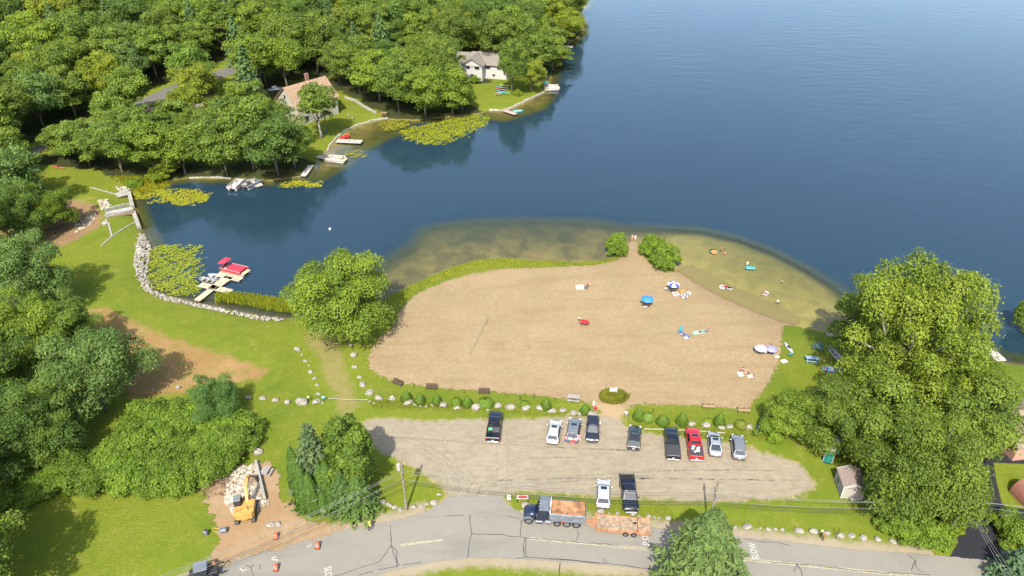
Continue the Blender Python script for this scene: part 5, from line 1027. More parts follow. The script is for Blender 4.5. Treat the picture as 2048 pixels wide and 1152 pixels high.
raft(1500, 536, 1.7, .95, -.1, [TQ], 'turquoise inflatable raft with a bather leaning on it'); raft(1426, 502, 1.3, .7, 0, [GV], 'green inflatable raft far out on the swimming shelf'); raft(1530, 588, 1.5, .9, .9, [WV, PINKV], 'pink and white inflatable raft drifting alone'); raft(1458, 577, 1.2, .5, -.7, [WV, TQ], 'pale blue board floating at the waterline')
def chair(px, py, rz, mat, label):
    g = G(px, py); t = thing('beach_chair', label, 'chair', (g.x, g.y, hz(g.x, g.y)+.03), rz)
    part('seat', mat, t, lambda m: m.box((0, 0, .32), (.52, .5, .04), bev=.01)); part('backrest', mat, t, lambda m: m.loft([[(-.26, -.25, .33), (.26, -.25, .33), (.26, -.22, .33), (-.26, -.22, .33)], [(-.26, -.5, .9), (.26, -.5, .9), (.26, -.47, .9), (-.26, -.47, .9)]]))
    for s in (-1, 1):
        part('leg', CHROME, t, lambda m: m.tube([(s*.27, .25, 0), (s*.27, -.3, .55)], .014, 5)); part('leg', CHROME, t, lambda m: m.tube([(s*.27, -.3, 0), (s*.27, .25, .35)], .014, 5))
chair(1360, 664, 2.5, CL['teal'], 'teal beach chair beside the blue towel'); chair(1411, 664, 1.2, CL['grey'], 'dark beach chair at the end of the mint towel'); chair(1332, 580, 1.0, UW, 'pale beach chair left of the striped umbrella'); chair(1512, 706, .3, CL['grey'], 'grey beach chair under the pink umbrella'); chair(1171, 578, .3, CL['grey'], 'grey beach chair beside the pale blanket'); chair(1289, 618, .2, UW, 'pale chair in front of the blue umbrella'); chair(1580, 712, .8, CL['teal'], 'blue chair on the lawn beside the paddleboard')
# volleyball net
NETP = M('net_post', (.20, .17, .12), .8); NETM = M('net_cord', (.32, .31, .25), .9)
A, B = G(941, 712), G(973, 648); A.z = hz(A.x, A.y); B.z = hz(B.x, B.y); t = thing('volleyball_net', 'volleyball net strung between two thin posts on the sand', 'net', A); D = B-A
for q in (Vector((0, 0, 0)), D): part('post', NETP, t, lambda m: m.tube([q, q+Vector((0, 0, 2.35))], .035, 8))
def netf(m):
    for z in (1.35, 1.6, 1.85, 2.1, 2.3): m.tube([Vector((0, 0, z)), D*.5+Vector((0, 0, z-.08)), D+Vector((0, 0, z))], .006 if z < 2.2 else .014, 4)
    for k in range(0, 27): m.tube([D*(k/26)+Vector((0, 0, 1.32)), D*(k/26)+Vector((0, 0, 2.28))], .004, 3)
part('net', NETM, t, netf)
# benches and tables
BW = M('bench_brown', (.085, .050, .032), .8, 0, .2); BT = M('bench_tan', (.36, .24, .13), .8); GW = M('bench_grey', (.30, .28, .25), .85); GP = M('table_green', (.06, .12, .10), .7); BP = M('table_blue', (.22, .34, .44), .7)
def bench(px, py, rz, L, mat, label):
    g = G(px, py); t = thing('bench', label, 'bench', (g.x, g.y, hz(g.x, g.y)+.03), rz)
    for y in (-.16, .02, .20): part('seat_slat', mat, t, lambda m: m.box((0, y, .45), (L, .15, .045)))
    for z in (.62, .82): part('back_slat', mat, t, lambda m: m.box((0, -.30-(z-.6)*.2, z), (L, .04, .14)))
    for x in (-L*.4, 0, L*.4): part('leg', mat if mat is not BT else BW, t, lambda m: (m.box((x, .12, .21), (.08, .09, .42)), m.box((x, -.25, .44), (.08, .08, .88))))
for a in ((795,770,R(150),1.7,BW,'dark bench turned askew at the beach corner'),(863,779,R(176),1.7,BW,'dark bench above the narrow clipped cone'),(968,788,R(178),1.7,BW,'dark bench above the wide clipped dome'),(1417,817,R(178),1.8,BT,'tan bench facing the beach above the silver sedan'),(1487,825,R(176),1.8,BT,'tan bench nearest the wooded lawn')): bench(*a)
def table(px, py, rz, mat, label, L=1.8):
    g = G(px, py); t = thing('picnic_table', label, 'picnic table', (g.x, g.y, hz(g.x, g.y)+.03), rz)
    for k in range(5): part('top_plank', mat, t, lambda m: m.box((0, (k-2)*.155, .74), (L, .14, .045)))
    for y in (-.70, -.56, .56, .70): part('bench_plank', mat, t, lambda m: m.box((0, y, .44), (L, .13, .045)))
    for x in (-L*.36, L*.36):
        part('leg', mat, t, lambda m: m.tube([(x, -.65, 0), (x, -.25, .72)], .045, 5)); part('leg', mat, t, lambda m: m.tube([(x, .65, 0), (x, .25, .72)], .045, 5)); part('crossbar', mat, t, lambda m: m.box((x, 0, .40), (.06, 1.45, .09)))
table(1147, 801, R(-8), GW, 'weathered grey picnic table at the beach edge'); table(1635, 698, R(62), GP, 'dark green picnic table in the tree shade'); table(1622, 723, R(-8), BP, 'pale blue slatted picnic table in the tree shade', 1.9); table(997, 191, R(-20), BT, 'orange-brown picnic table on the lawn of the white house'); table(768, 230, R(-5), BT, 'brown picnic table at the end of the stone wall'); table(534, 948, R(80), GW, 'stacked pale pallet-like table beside the concrete wall', 1.4)
# sign boards, boxes, posts
def board(px, py, w_, h_, z, mat, label, name='sign', cat='sign', posts=2, pm=None, rz=0, face=None):
    g = G(px, py); t = thing(name, label, cat, (g.x, g.y, hz(g.x, g.y)+.02), rz); pm = pm or DKFR
    for x in ((-w_*.45, w_*.45) if posts == 2 else (0,)): part('post', pm, t, lambda m: m.box((x, .04, (z+h_)/2), (.09, .07, z+h_)))
    part('panel', mat, t, lambda m: m.box((0, 0, z+h_/2), (w_, .05, h_), bev=.01))
    if face: part('printed_field', face, t, lambda m: m.box((0, -.03, z+h_*.55), (w_*.72, .012, h_*.55)))
board(1226, 789, 1.15, .75, .55, WPAINT, 'white sign board standing in the ornamental grass bed', pm=WPAINT)
board(1045, 1006, 1.5, .75, .7, WPAINT, 'red-lettered sign board on black posts by the lot entrance', face=M('sign_red', (.5, .05, .05), .6))
board(1018, 1004, .55, 1.0, .35, WPAINT, 'narrow white notice board on a post by the lot entrance', posts=1)
board(1187, 816, .35, 1.0, .3, WPAINT, 'slim white sign beside the sandy path', posts=1, pm=WPAINT)
board(618, 804, .35, .35, .8, M('sign_yellow', (.60, .62, .25), .6), 'small yellow sign on a green post at the cable gate', posts=1)
board(648, 803, .55, .4, .6, M('sign_blue', (.20, .45, .52), .6), 'small blue box on the gate post', posts=1)
board(785, 801, .45, .4, .5, WPAINT, 'small white plaque on the boulder beside the clipped shrubs', posts=1)
board(1513, 857, .3, .25, .4, M('sign_blue2', (.2, .3, .55), .6), 'tiny blue marker sign by the end boulders', posts=1)
board(1640, 1076, .28, .35, 1.1, M('sign_yellow', (.6, .62, .25), .6), 'yellow marker on the roadside boulder row', posts=1)
board(1645, 1082, .35, .5, .8, M('mail_brown', (.3, .12, .05), .7), 'brown mailbox post on the verge of the straight road', 'mailbox', 'mailbox', 1)
for px, py, h, lb in ((596,656,1.0,'short pale wooden post at the lawn edge above the track'),(1118,1152,2.2,'slim roadside post on the near verge'),(1672,1078,2.0,'dark slanted pipe among the roadside boulders'),(1306,826,1.1,'thin stake among the clipped shrubs'),(1040,800,.9,'thin stake behind the small low dome shrub')):
    g = G(px, py); m = MB(); m.tube([(0, 0, -.1), (0, 0, h)], .05 if h < 1.05 else .035, 7); m.tube([(0, 0, h), (0, 0, h+.05)], [.05, .02], 7); tag(m.build('post', BT if 'pale' in lb else DKFR, None, False, (g.x, g.y, hz(g.x, g.y))), lb, 'post')
for px, py in ((828,777),(900,784),(928,787),(1010,794),(1068,797),(1110,803),(1017,795)):
    g = G(px, py); m = MB(); m.tube([(0, 0, -.1), (0, 0, .8)], .025, 6); m.box((0, 0, .8), (.07, .07, .04)); tag(m.build('fence_stake', DKFR, None, False, (g.x, g.y, hz(g.x, g.y))), 'thin stake of the low beach-edge line', 'stake', 'stakes along the beach edge')
m = MB(); a, b_ = G(656, 801), G(737, 804); m.tube([Vector((0, 0, .45)), (b_-a)*.5+Vector((0, 0, .32)), b_-a+Vector((0, 0, .45))], .035, 6); tag(m.build('gate_cable', M('cable_pale', (.4, .4, .36), .7), None, False, (a.x, a.y, hz(a.x, a.y))), 'pale cable gate hung across the grass track', 'cable')
m = MB(); a = G(1288, 859); m.tube([G(*q)-a+Vector((0, 0, .12)) for q in ((1288,859),(1330,860),(1380,862),(1450,867))], .09, 8); tag(m.build('log_rail', M('log_grey', (.34, .30, .22), .9), None, False, (a.x, a.y, hz(a.x, a.y))), 'long pale log laid along the lot edge before the parked row', 'log')
CONEO = M('cone_orange', (.62, .10, .03), .6)
for px, py, lb in ((553,1077,'orange traffic drum on the dirt shoulder'),(636,1096,'orange traffic drum at the road edge right of the dirt'),(553,1140,'orange traffic drum standing out on the asphalt')):
    g = G(px, py); t = thing('traffic_drum', lb, 'traffic drum', (g.x, g.y, hz(g.x, g.y)+.06)); part('drum', CONEO, t, lambda m: m.tube([(0, 0, .05), (0, 0, .5), (0, 0, .92), (0, 0, 1.0)], [.28, .25, .21, .12], 14)); part('base', TYRE, t, lambda m: m.box((0, 0, .04), (.62, .62, .08), bev=.03))
    for z in (.4, .7): part('band', WPAINT, t, lambda m: m.tube([(0, 0, z), (0, 0, z+.1)], .262-.03*(z > .5), 14))
g = G(413, 1070); t = thing('generator', 'small grey machine on the lawn edge by the dirt', 'machine', (g.x, g.y, hz(g.x, g.y))); part('body', GREYM, t, lambda m: m.box((0, 0, .45), (.5, .45, .7), bev=.08)); part('cap', DKFR, t, lambda m: m.box((.05, 0, .85), (.3, .3, .15), bev=.05))
g = G(445, 1066); t = thing('plate_compactor', 'grey roller with yellow handle at the dirt edge', 'machine', (g.x, g.y, hz(g.x, g.y)), .3); part('body', GREYM, t, lambda m: m.box((.2, 0, .45), (.8, .6, .6), bev=.1)); part('handle', M('handle_yellow', (.6, .45, .05), .6), t, lambda m: (m.tube([(-.2, .25, .5), (-.9, .25, 1.0)], .03, 6), m.tube([(-.2, -.25, .5), (-.9, -.25, 1.0)], .03, 6), m.tube([(-.9, .25, 1.0), (-.9, -.25, 1.0)], .03, 6)))
CONC = M('concrete', (.32, .30, .25), .9, 0, .2, .8, .2, .2); CONC2 = M('concrete_grey', (.36, .36, .35), .9, 0, .2, .8)
def wallbar(name, pts_, wd, h, mat, label, cat, dz=-.3, seg=1.0, gap=None):
    gap = (seg != 1.0) if gap is None else gap
    a0 = G(*pts_[0]); t = thing(name, label, cat, (a0.x, a0.y, hz(a0.x, a0.y))); q = [G(*p) for p in pts_]; r = random.Random(len(pts_))
    for a, b in zip(q[:-1], q[1:]):
        L_ = (b-a).length; k = max(1, int(L_/seg)) if seg else 1; an = math.atan2(b.y-a.y, b.x-a.x)
        for i in range(k):
            c_ = a.lerp(b, (i+.5)/k)-a0; z = hz(a0.x+c_.x, a0.y+c_.y) if hz(a0.x+c_.x, a0.y+c_.y) > WZ else WZ
            hh = h*(r.uniform(.85, 1.1) if gap else 1)
            part('block' if gap else 'wall_section', mat, t, lambda m: m.box((c_.x, c_.y, z-hz(a0.x, a0.y)+dz+hh/2), (L_/k+(.02 if not gap else -.04), wd*(r.uniform(.85, 1.1) if gap else 1), hh), rz=an, bev=.05 if gap else .02))
    return t
STW = M('wall_stone', (.34, .31, .25), .95, 0, .3, 1.5)
wallbar('concrete_wall', [(513,928),(531,1003)], .35, 1.1, CONC, 'pale concrete wall section along the rubble bed', 'wall')
wallbar('dam_wall', [(246,384),(259,388),(266,416)], .8, 1.1, CONC, 'concrete dam wall above the spillway opening', 'wall'); wallbar('dam_wall', [(268,428),(279,457)], .8, 1.1, CONC, 'concrete dam wall between the spillway and the riprap', 'wall')
wallbar('spillway_wall', [(210,434),(268,427)], .4, .9, CONC, 'long concrete side wall below the spillway', 'wall'); wallbar('spillway_wall', [(211,423),(262,411)], .4, .9, CONC, 'long concrete side wall above the spillway', 'wall')
wallbar('curb_wall', [(203,492),(224,473),(270,446)], .3, .45, CONC, 'long low concrete curb crossing the dam lawn', 'curb'); wallbar('curb_wall', [(217,445),(224,473)], .35, .45, CONC, 'short concrete curb joining the long curb', 'curb'); wallbar('curb_wall', [(180,375),(228,388)], .3, .4, CONC, 'low concrete curb leading to the dam slab', 'curb')
def slab(name, pts_, z, mat, label, cat, th=.25):
    q = [AT(a, b_, z) for a, b_ in pts_]; c_ = sum(q, Vector())/len(q); m = MB(); n_ = len(q)
    m.loft([[v-c_-Vector((0, 0, th)) for v in q], [v-c_ for v in q]]); tag(m.build(name, mat, None, False, c_), label, cat)
slab('concrete_slab', [(228,387),(247,381),(256,388),(235,394)], .25, CONC, 'square concrete slab at the dam abutment', 'slab'); slab('spillway_apron', [(211,424),(262,413),(266,418),(228,430),(213,433)], .14, CONC2, 'sloping grey concrete spillway apron', 'spillway')
slab('spillway_channel', [(213,434),(228,430),(266,418),(268,426)], .08, M('wet_channel', (.20, .145, .09), .5), 'dark wet spillway channel beside the grey apron', 'channel')
slab('dam_slab', [(202,446),(214,436),(216,446),(208,450)], .2, CONC, 'small concrete footing below the spillway', 'slab')
wallbar('seawall', [(655,302),(660,290),(672,276),(690,262),(715,250),(745,241),(776,237)], .55, .75, STW, 'curved stone seawall around the lawn of the tan-roofed house', 'seawall', -.45, 1.1)
wallbar('seawall', [(978,221),(1005,221),(1015,219),(1030,212),(1060,198),(1088,185)], .6, .8, STW, 'stone seawall below the lawn of the white house', 'seawall', -.45, 1.2)
wallbar('garden_wall', [(690,196),(712,204),(730,216),(752,228)], .5, .7, STW, 'dry stone garden wall beside the cove lawn', 'wall', -.1, .9); wallbar('seawall', [(378,356),(420,355),(462,357)], .5, .7, STW, 'low stone seawall beside the moored pontoon boat', 'seawall', -.45, 1.1)

# ------------------------------------------------------------------ docks and boats
DKT = M('dock_tan', (.47, .38, .25), .85, 0, .15, 1.5); DKG = M('dock_grey', (.40, .37, .32), .9, 0, .2, 1.5); ALU = M('aluminium', (.42, .42, .40), .4, .7); HULL = M('hull_white', (.45, .45, .43), .4); REDC = M('boat_cover_red', (.52, .035, .06), .6); SEATT = M('seat_tan', (.42, .36, .27), .7)
def dock(label, segs, mat, z=WZ+.45, board=.0):
    a0 = AT(*segs[0][0], z); t = thing('dock', label, 'dock', (a0.x, a0.y, WZ))
    for A_, B_, wd in segs:
        a, b = AT(*A_, z), AT(*B_, z); L_ = (b-a).length; an = math.atan2(b.y-a.y, b.x-a.x); k = max(1, round(L_/1.25))
        for i in range(k):
            c_ = a.lerp(b, (i+.5)/k)-Vector((a0.x, a0.y, 0)); part('deck_panel', mat, t, lambda m: m.box((c_.x, c_.y, z-WZ-.06), (L_/k-.03, wd, .12), rz=an, bev=.03))
        for e in (a, b):
            for s in (-1, 1):
                c_ = e-Vector((a0.x, a0.y, 0))+Vector((-math.sin(an), math.cos(an), 0))*s*wd*.42; part('piling', DKFR if mat is not DKT else ALU, t, lambda m: m.tube([(c_.x, c_.y, -1.0), (c_.x, c_.y, z-WZ+.18)], .05, 6))
dock('tan cross-shaped floating dock beside the red pontoon boat', [((393,601),(424,577),1.35),((424,577),(459,553),1.9),((400,568),(462,583),1.5),((435,547),(482,559),1.5)], DKT, WZ+.4)
dock('pale dock with outdoor chairs under the curved seawall', [((673,281),(724,283),2.4)], DKG); dock('grey gangway dock to the tan pontoon boat', [((634,312),(664,318),1.6)], DKG); dock('small wooden dock on the lawn of the white house', [((1008,220),(1032,228),1.6)], M('dock_pink', (.40, .30, .26), .9)); dock('long pale dock beyond the big cottonwood', [((1968,690),(2002,722),2.2)], DKG); dock('grey dock between the moored boats of the cove', [((500,358),(520,372),1.8)], DKG); dock('shaded dock under the oaks of the cove', [((606,352),(622,330),1.5)], DKG); dock('little dock hidden under the tree by the beach lawn', [((1652,668),(1690,676),1.3)], DKG); dock('pale dock under the shoreline trees of the point', [((1120,92),(1146,93),2.0)], DKG)
def pontoon(px, py, rz, L, W_, label, deckm, railm, coverm=None, top=None):
    g = AT(px, py, WZ); t = thing('pontoon_boat', label, 'boat', (g.x, g.y, WZ), rz)
    for s in (-1, 1): part('pontoon', ALU, t, lambda m: m.tube([(-L/2, s*W_*.36, .12), (-L/2+.3, s*W_*.36, .1), (L/2-.5, s*W_*.36, .1), (L/2+.1, s*W_*.36, .25)], [.22, .3, .3, .06], 12), True)
    part('deck', deckm, t, lambda m: m.box((0, 0, .45), (L, W_, .10), bev=.03))
    for s in (-1, 1): part('side_panel', railm, t, lambda m: m.box((-.1, s*(W_/2-.05), .80), (L*.86, .05, .5), bev=.01)); part('rail', HULL, t, lambda m: m.tube([(-L*.53, s*(W_/2-.05), 1.08), (L*.42, s*(W_/2-.05), 1.08)], .035, 6))
    for x in (-L*.53, L*.33): part('end_panel', railm, t, lambda m: m.box((x, 0, .80), (.05, W_-.1, .5), bev=.01))
    if coverm: part('cover', coverm, t, lambda m: m.loft([[(x, -W_*.47, 1.06), (x, -W_*.25, z), (x, W_*.25, z), (x, W_*.47, 1.06), (x, 0, .98)] for x, z in ((-L*.25, 1.14), (L*.10, 1.24), (L*.36, 1.08))]))
    else:
        for x in (-L*.36, L*.18):
            for s in (-1, 1): part('seat', SEATT, t, lambda m: (m.box((x, s*W_*.32, .68), (1.2, .55, .36), bev=.08), m.box((x, s*W_*.43, .95), (1.2, .16, .34), bev=.06)))
        part('console', HULL, t, lambda m: m.box((-.1, -W_*.3, .85), (.6, .6, .7), bev=.1))
    if top:
        part('canopy', top, t, lambda m: m.loft([[(x, -W_*.46, 2.15), (x, 0, z), (x, W_*.46, 2.15), (x, W_*.46, 2.1), (x, 0, z-.05), (x, -W_*.46, 2.1)] for x, z in ((-L*.55, 2.22), (-L*.42, 2.32), (-L*.28, 2.22))]))
        for x in (-L*.54, -L*.29):
            for s in (-1, 1): part('canopy_strut', ALU, t, lambda m: m.tube([(-L*.40, s*W_*.46, 1.08), (x, s*W_*.45, 2.12)], .025, 6))
    part('outboard', DKFR, t, lambda m: m.box((-L*.58, 0, .55), (.35, .4, .6), bev=.1))
pontoon(472, 545, R(-22), 5.2, 2.5, 'red and white pontoon boat with red cover at the cross dock', DKT, CL['red'], REDC, REDC)
pontoon(672, 322, R(-12), 5.4, 2.6, 'tan decked pontoon boat at the grey gangway', DKT, HULL); pontoon(475, 372, R(80), 5.2, 2.5, 'white pontoon boat moored by the low seawall', M('deck_white', (.5, .5, .48), .6), HULL); pontoon(1104, 178, R(0), 4.8, 2.4, 'pontoon boat with turquoise top below the white house', DKT, HULL, None, TQ); pontoon(506, 371, R(60), 4.6, 2.3, 'dark moored pontoon boat half shaded by the oaks', DKFR, GREYM)
def rowboat(px, py, rz, L, W_, hull, label, inner=None, z=None, seats=True, name='rowboat'):
    g = G(px, py); t = thing(name, label, 'boat', (g.x, g.y, (WZ-.12) if z is None else hz(g.x, g.y)+z), rz)
    st = [(-.5, .62, .0), (-.3, .95, 0), (0, 1, 0), (.25, .85, .02), (.42, .45, .08), (.5, .04, .18)]
    part('hull', hull, t, lambda m: m.loft([[(x*L, -W_/2*k*.55, zb), (x*L, W_/2*k*.55, zb), (x*L, W_/2*k, .52+zb*.5), (x*L, W_/2*k*.9, .54+zb*.5), (x*L, W_/2*k*.5, zb+.08), (x*L, -W_/2*k*.5, zb+.08), (x*L, -W_/2*k*.9, .54+zb*.5), (x*L, -W_/2*k, .52+zb*.5)] for x, k, zb in st]))
    if seats:
        for x in (-.28, .0, .25): part('thwart', inner or SEATT, t, lambda m: m.box((x*L, 0, .36), (.3, W_*.82*(1 if x < .2 else .8), .05)))
    return t
rowboat(416, 563, R(160), 4.2, 1.6, ALU, 'grey open motorboat tied at the cross dock'); rowboat(434, 556, R(160), 4.0, 1.5, HULL, 'white covered skiff beside the cross dock', HULL, seats=True)
rowboat(1668, 712, R(100), 3.8, 1.3, HULL, 'white boat stored on the shaded lawn', None, .05); rowboat(1670, 744, R(-6), 3.8, 1.3, GREYM, 'grey rowboat stored under the bushy tree', UB, .05); rowboat(1036, 224, R(15), 3.0, 1.3, TQ, 'turquoise pedal boat at the small wooden dock', HULL)
def kayak(px, py, rz, L, mat, label, z=.02, name='kayak'):
    g = G(px, py); t = thing(name, label, 'kayak', (g.x, g.y, (hz(g.x, g.y) if hz(g.x, g.y) > WZ else WZ-.08)+z), rz)
    part('hull', mat, t, lambda m: m.loft([[(x*L, .36*k*math.cos(a), .16+.15*k*math.sin(a)+.1*abs(x)**2) for a in [2*math.pi*i/10 for i in range(10)]] for x, k in ((-.5, .06), (-.4, .45), (-.2, .9), (0, 1), (.2, .9), (.4, .45), (.5, .06))]), True)
    part('cockpit', DKFR, t, lambda m: m.loft([[(.45*math.cos(a)*q, .22*math.sin(a)*q, z_) for a in [2*math.pi*i/12 for i in range(12)]] for q, z_ in ((1, .28), (1.05, .335), (.8, .33))]))
KC = [M('kayak_lime', (.35, .55, .05), .5), M('kayak_blue', (.12, .25, .6), .5), M('kayak_red', (.5, .05, .06), .5), M('kayak_teal', (.02, .32, .38), .5), M('kayak_green', (.03, .40, .30), .5)]
for (px, py, k, lb) in ((1010,173,0,'lime kayak in the rack line on the white house lawn'),(1004,177,1,'pale blue kayak in the line on the white house lawn'),(1002,181,2,'red kayak in the line on the white house lawn'),(1003,185,3,'teal kayak in the line on the white house lawn'),(1008,188,4,'green kayak in the line on the white house lawn')): kayak(px, py, R(-18), 4.2, KC[k], lb, .2)
kayak(1577, 697, R(98), 3.2, HULL, 'white paddleboard lying at the sand edge of the shaded lawn', .02, 'paddleboard'); kayak(118, 336, R(-15), 4.0, KC[2], 'red and violet kayak on the shaded dam lawn'); kayak(690, 285, R(-5), 3.2, M('kayak_mint', (.30, .55, .38), .5), 'pale green kayak beside the pale dock', .0)
ring(686, 277, .6, .22, CL['red'], 'red tube float at the curved seawall', WZ+.1); ring(694, 274, .6, .22, CL['red'], 'second red tube float at the curved seawall', WZ+.1)
g = AT(660, 459, WZ); m = MB(); m.loft([[(.28*math.cos(a)*math.cos(q), .28*math.sin(a)*math.cos(q), .12+.28*math.sin(q)) for a in [2*math.pi*k/12 for k in range(12)]] for q in (-1.3, -.8, -.3, .2, .7, 1.2)]); m.tube([(0, 0, .3), (0, 0, .55)], .03, 6); tag(m.build('buoy', WV, None, True, (g.x, g.y, WZ)), 'small white mooring buoy out on the cove', 'buoy')
for px, py, rz, lb in ((697,234,.4,'pale lawn chair in the tree shade on the cove lawn'),(706,238,1.0,'second pale lawn chair on the cove lawn'),(652,266,.2,'blue lawn chair at the foot of the open tree')): chair(px, py, rz, UB if 'blue' in lb else WV, lb)

# ------------------------------------------------------------------ buildings
def house(name, label, px, py, rz, L, W_, hw, hr, wallm, roofm, hip=0.0, wins=(), chim=None, over=.4, cat='house', corner=True, trim=None, basez=None):
    """L along x, W along y; origin at the near corner/centre of the footprint"""
    g = G(px, py); t = thing(name, label, cat, (g.x, g.y, hz(g.x, g.y) if basez is None else basez), rz); x0, x1 = -L/2, L/2; y0, y1 = -W_/2, W_/2
    def walls(m):
        m.loft([[(x0, y0, -.5), (x1, y0, -.5), (x1, y1, -.5), (x0, y1, -.5)], [(x0, y0, hw), (x1, y0, hw), (x1, y1, hw), (x0, y1, hw)]])
        if hip == 0:
            for x in (x0, x1): m.add([(x, y0, hw-.002), (x, y1, hw-.002), (x, 0, hw+hr-.05)], [(0, 1, 2)])
    part('wall', wallm, t, walls)
    xr = L/2-hip; o_ = over; zl = hw-o_*hr/(W_/2)
    def roof(m):
        e = [(x0-o_, y0-o_), (x1+o_, y0-o_), (x1+o_, y1+o_), (x0-o_, y1+o_)]; rx = xr+(o_ if hip == 0 else 0)
        B_ = [(x, y, zl) for x, y in e]+[(-rx, 0, hw+hr), (rx, 0, hw+hr)]; T_ = [(x, y, z+.18) for x, y, z in B_]
        f = [(0, 1, 5, 4), (2, 3, 4, 5), (1, 2, 5), (3, 0, 4)]
        if hip == 0: f = f[:2]
        m.add(B_+T_, [tuple(reversed(q)) for q in f]+[tuple(i+6 for i in q) for q in f]+[(0, 1, 7, 6), (1, 2, 8, 7), (2, 3, 9, 8), (3, 0, 6, 9)]+([(1, 5, 11, 7), (5, 2, 8, 11), (3, 4, 10, 9), (4, 0, 6, 10)] if hip == 0 else []))
    ro = part('roof', roofm, t, roof)
    if chim: part('chimney', M('chimney_brick', (.26, .13, .09), .9, 0, .25, 8), ro, lambda m: (m.box((chim[0], chim[1], hw+hr*.8), (.9, .7, hr*.9+1.4)), m.box((chim[0], chim[1], hw+hr*1.25+.75), (1.05, .85, .14))))
    if hip == 0 and trim:
        for x in (x0-o_-.03, x1+o_+.03): part('rake_trim', trim, ro, lambda m: (m.loft([[(x-.04, y0-o_, zl-.05), (x+.04, y0-o_, zl-.05), (x+.04, y0-o_, zl+.2), (x-.04, y0-o_, zl+.2)], [(x-.04, 0, hw+hr-.05), (x+.04, 0, hw+hr-.05), (x+.04, 0, hw+hr+.2), (x-.04, 0, hw+hr+.2)], [(x-.04, y1+o_, zl-.05), (x+.04, y1+o_, zl-.05), (x+.04, y1+o_, zl+.2), (x-.04, y1+o_, zl+.2)]])))
        for x in (x0, x1):
            for y in (y0, y1): part('corner_trim', trim, t, lambda m: m.box((x, y, hw/2), (.14, .14, hw)))
    for side, u, z, ww, wh in wins:
        fx = {'f': ((u, y0-.03), 0), 'b': ((u, y1+.03), 0), 'l': ((x0-.03, u), 1), 'r': ((x1+.03, u), 1)}[side]; (cx, cy_), sw = fx
        d_ = (ww+.24, .10, wh+.24) if not sw else (.10, ww+.24, wh+.24); e_ = (ww, .14, wh) if not sw else (.14, ww, wh)
        wf = part('window', trim or WPAINT, t, lambda m: m.box((cx, cy_, z), d_)); part('pane', GLASS, wf, lambda m: m.box((cx, cy_, z), e_))
    return t
WTAN = M('siding_beige', (.40, .365, .285), .8, 0, .06, 2); RTAN = M('roof_tan_shingle', (.295, .195, .120), .9, 0, .22, 2.5); WWH = M('siding_white', (.46, .45, .41), .8, 0, .05, 2); RGREY = M('roof_grey_shingle', (.20, .175, .145), .9, 0, .2, 2.5); RBRN = M('roof_brown_shingle', (.27, .20, .145), .9, 0, .2, 2.5)
g = G(602, 250); ha = R(38)
cx = g.x+math.cos(ha)*5.2-math.sin(ha)*0+(-math.sin(ha))*4.6-math.cos(ha)*0; 
def hcen(px, py, rz, L, W_, sx, sy):
    g = G(px, py); v = Vector((-sx*L/2, -sy*W_/2, 0)); v.rotate(Matrix.Rotation(rz, 3, 'Z')); q = Q(g.x+v.x, g.y+v.y, hz(g.x+v.x, g.y+v.y)); return q[0], q[1]
hc = hcen(601, 252, R(48), 13, 10, -1, -1)
H1 = house('house', 'two-storey beige house with tan shingle roof and brick chimney on the cove', hc[0], hc[1], R(48), 13, 10, 5.4, 4.2, WTAN, RTAN, 0, [('f', -4.5, 4.2, 1.0, 1.3), ('f', -2.6, 4.2, 1.0, 1.3), ('f', -4.2, 1.5, 1.2, 1.5), ('f', -.5, 4.2, 1.0, 1.3), ('l', 2.5, 4.3, 1.0, 1.1), ('l', -1.5, 4.3, 1.0, 1.1), ('l', .5, 7, .9, 1.1), ('f', 2, 1.5, 1.6, 1.6)], (1.5, .9), .55)
ro = [c for c in H1.children if c.name.startswith('roof')][0]
part('dormer', WTAN, ro, lambda m: m.loft([[(x, y, z) for y, z in ((-3.1, 6.2), (-3.1, 7.7), (.2, 7.9), (.2, 6.4))] for x in (-2.6, -.8)])); part('dormer_window', GLASS, ro, lambda m: m.box((-1.7, -3.13, 7.1), (.9, .08, .9))); part('dormer_roof', RTAN, ro, lambda m: m.loft([[(x, -3.5, z-.05), (x, .5, z+.15), (x, .5, z+.3), (x, -3.5, z+.1)] for x, z in ((-3.0, 7.65), (-1.7, 8.3), (-.4, 7.65))]))
for x in (3.2,): part('dormer', WTAN, ro, lambda m: m.loft([[(x_, y, z) for y, z in ((-3.1, 6.2), (-3.1, 7.6), (.2, 7.8), (.2, 6.4))] for x_ in (x-.9, x+.9)])); part('dormer_roof', RTAN, ro, lambda m: m.loft([[(x_, -3.5, z-.05), (x_, .5, z+.15), (x_, .5, z+.3), (x_, -3.5, z+.1)] for x_, z in ((x-1.3, 7.55), (x, 8.2), (x+1.3, 7.55))]))
house('house', 'long white lakeside house with grey shingle roof', 975, 148, R(-14), 15, 9, 4.6, 2.3, WWH, RGREY, 2.5, [('f', 1.5, 3.6, 1.5, 1.0), ('f', 5.2, 3.6, 1.4, .9), ('f', -1.5, 1.2, 1, 1), ('r', -2, 3.5, 1.2, 1.0), ('f', 3.4, 1.2, .8, .7)], None, .6)
house('house_wing', 'gabled white wing with two windows on the front of the lakeside house', 953, 152, R(76), 9, 6.5, 4.8, 1.9, WWH, RGREY, 0, [('l', 1.4, 4.0, 1.3, .9), ('l', -1.6, 4.0, 1.5, .9), ('l', 0, 1.5, 1.0, 1.0)], None, .45)
house('house_wing', 'lower left wing of the white lakeside house half hidden by trees', 922, 138, R(-14), 8, 7, 3.6, 2.0, WWH, RGREY, 0, [('f', 0, 2.2, 1.2, 1)], None, .4)
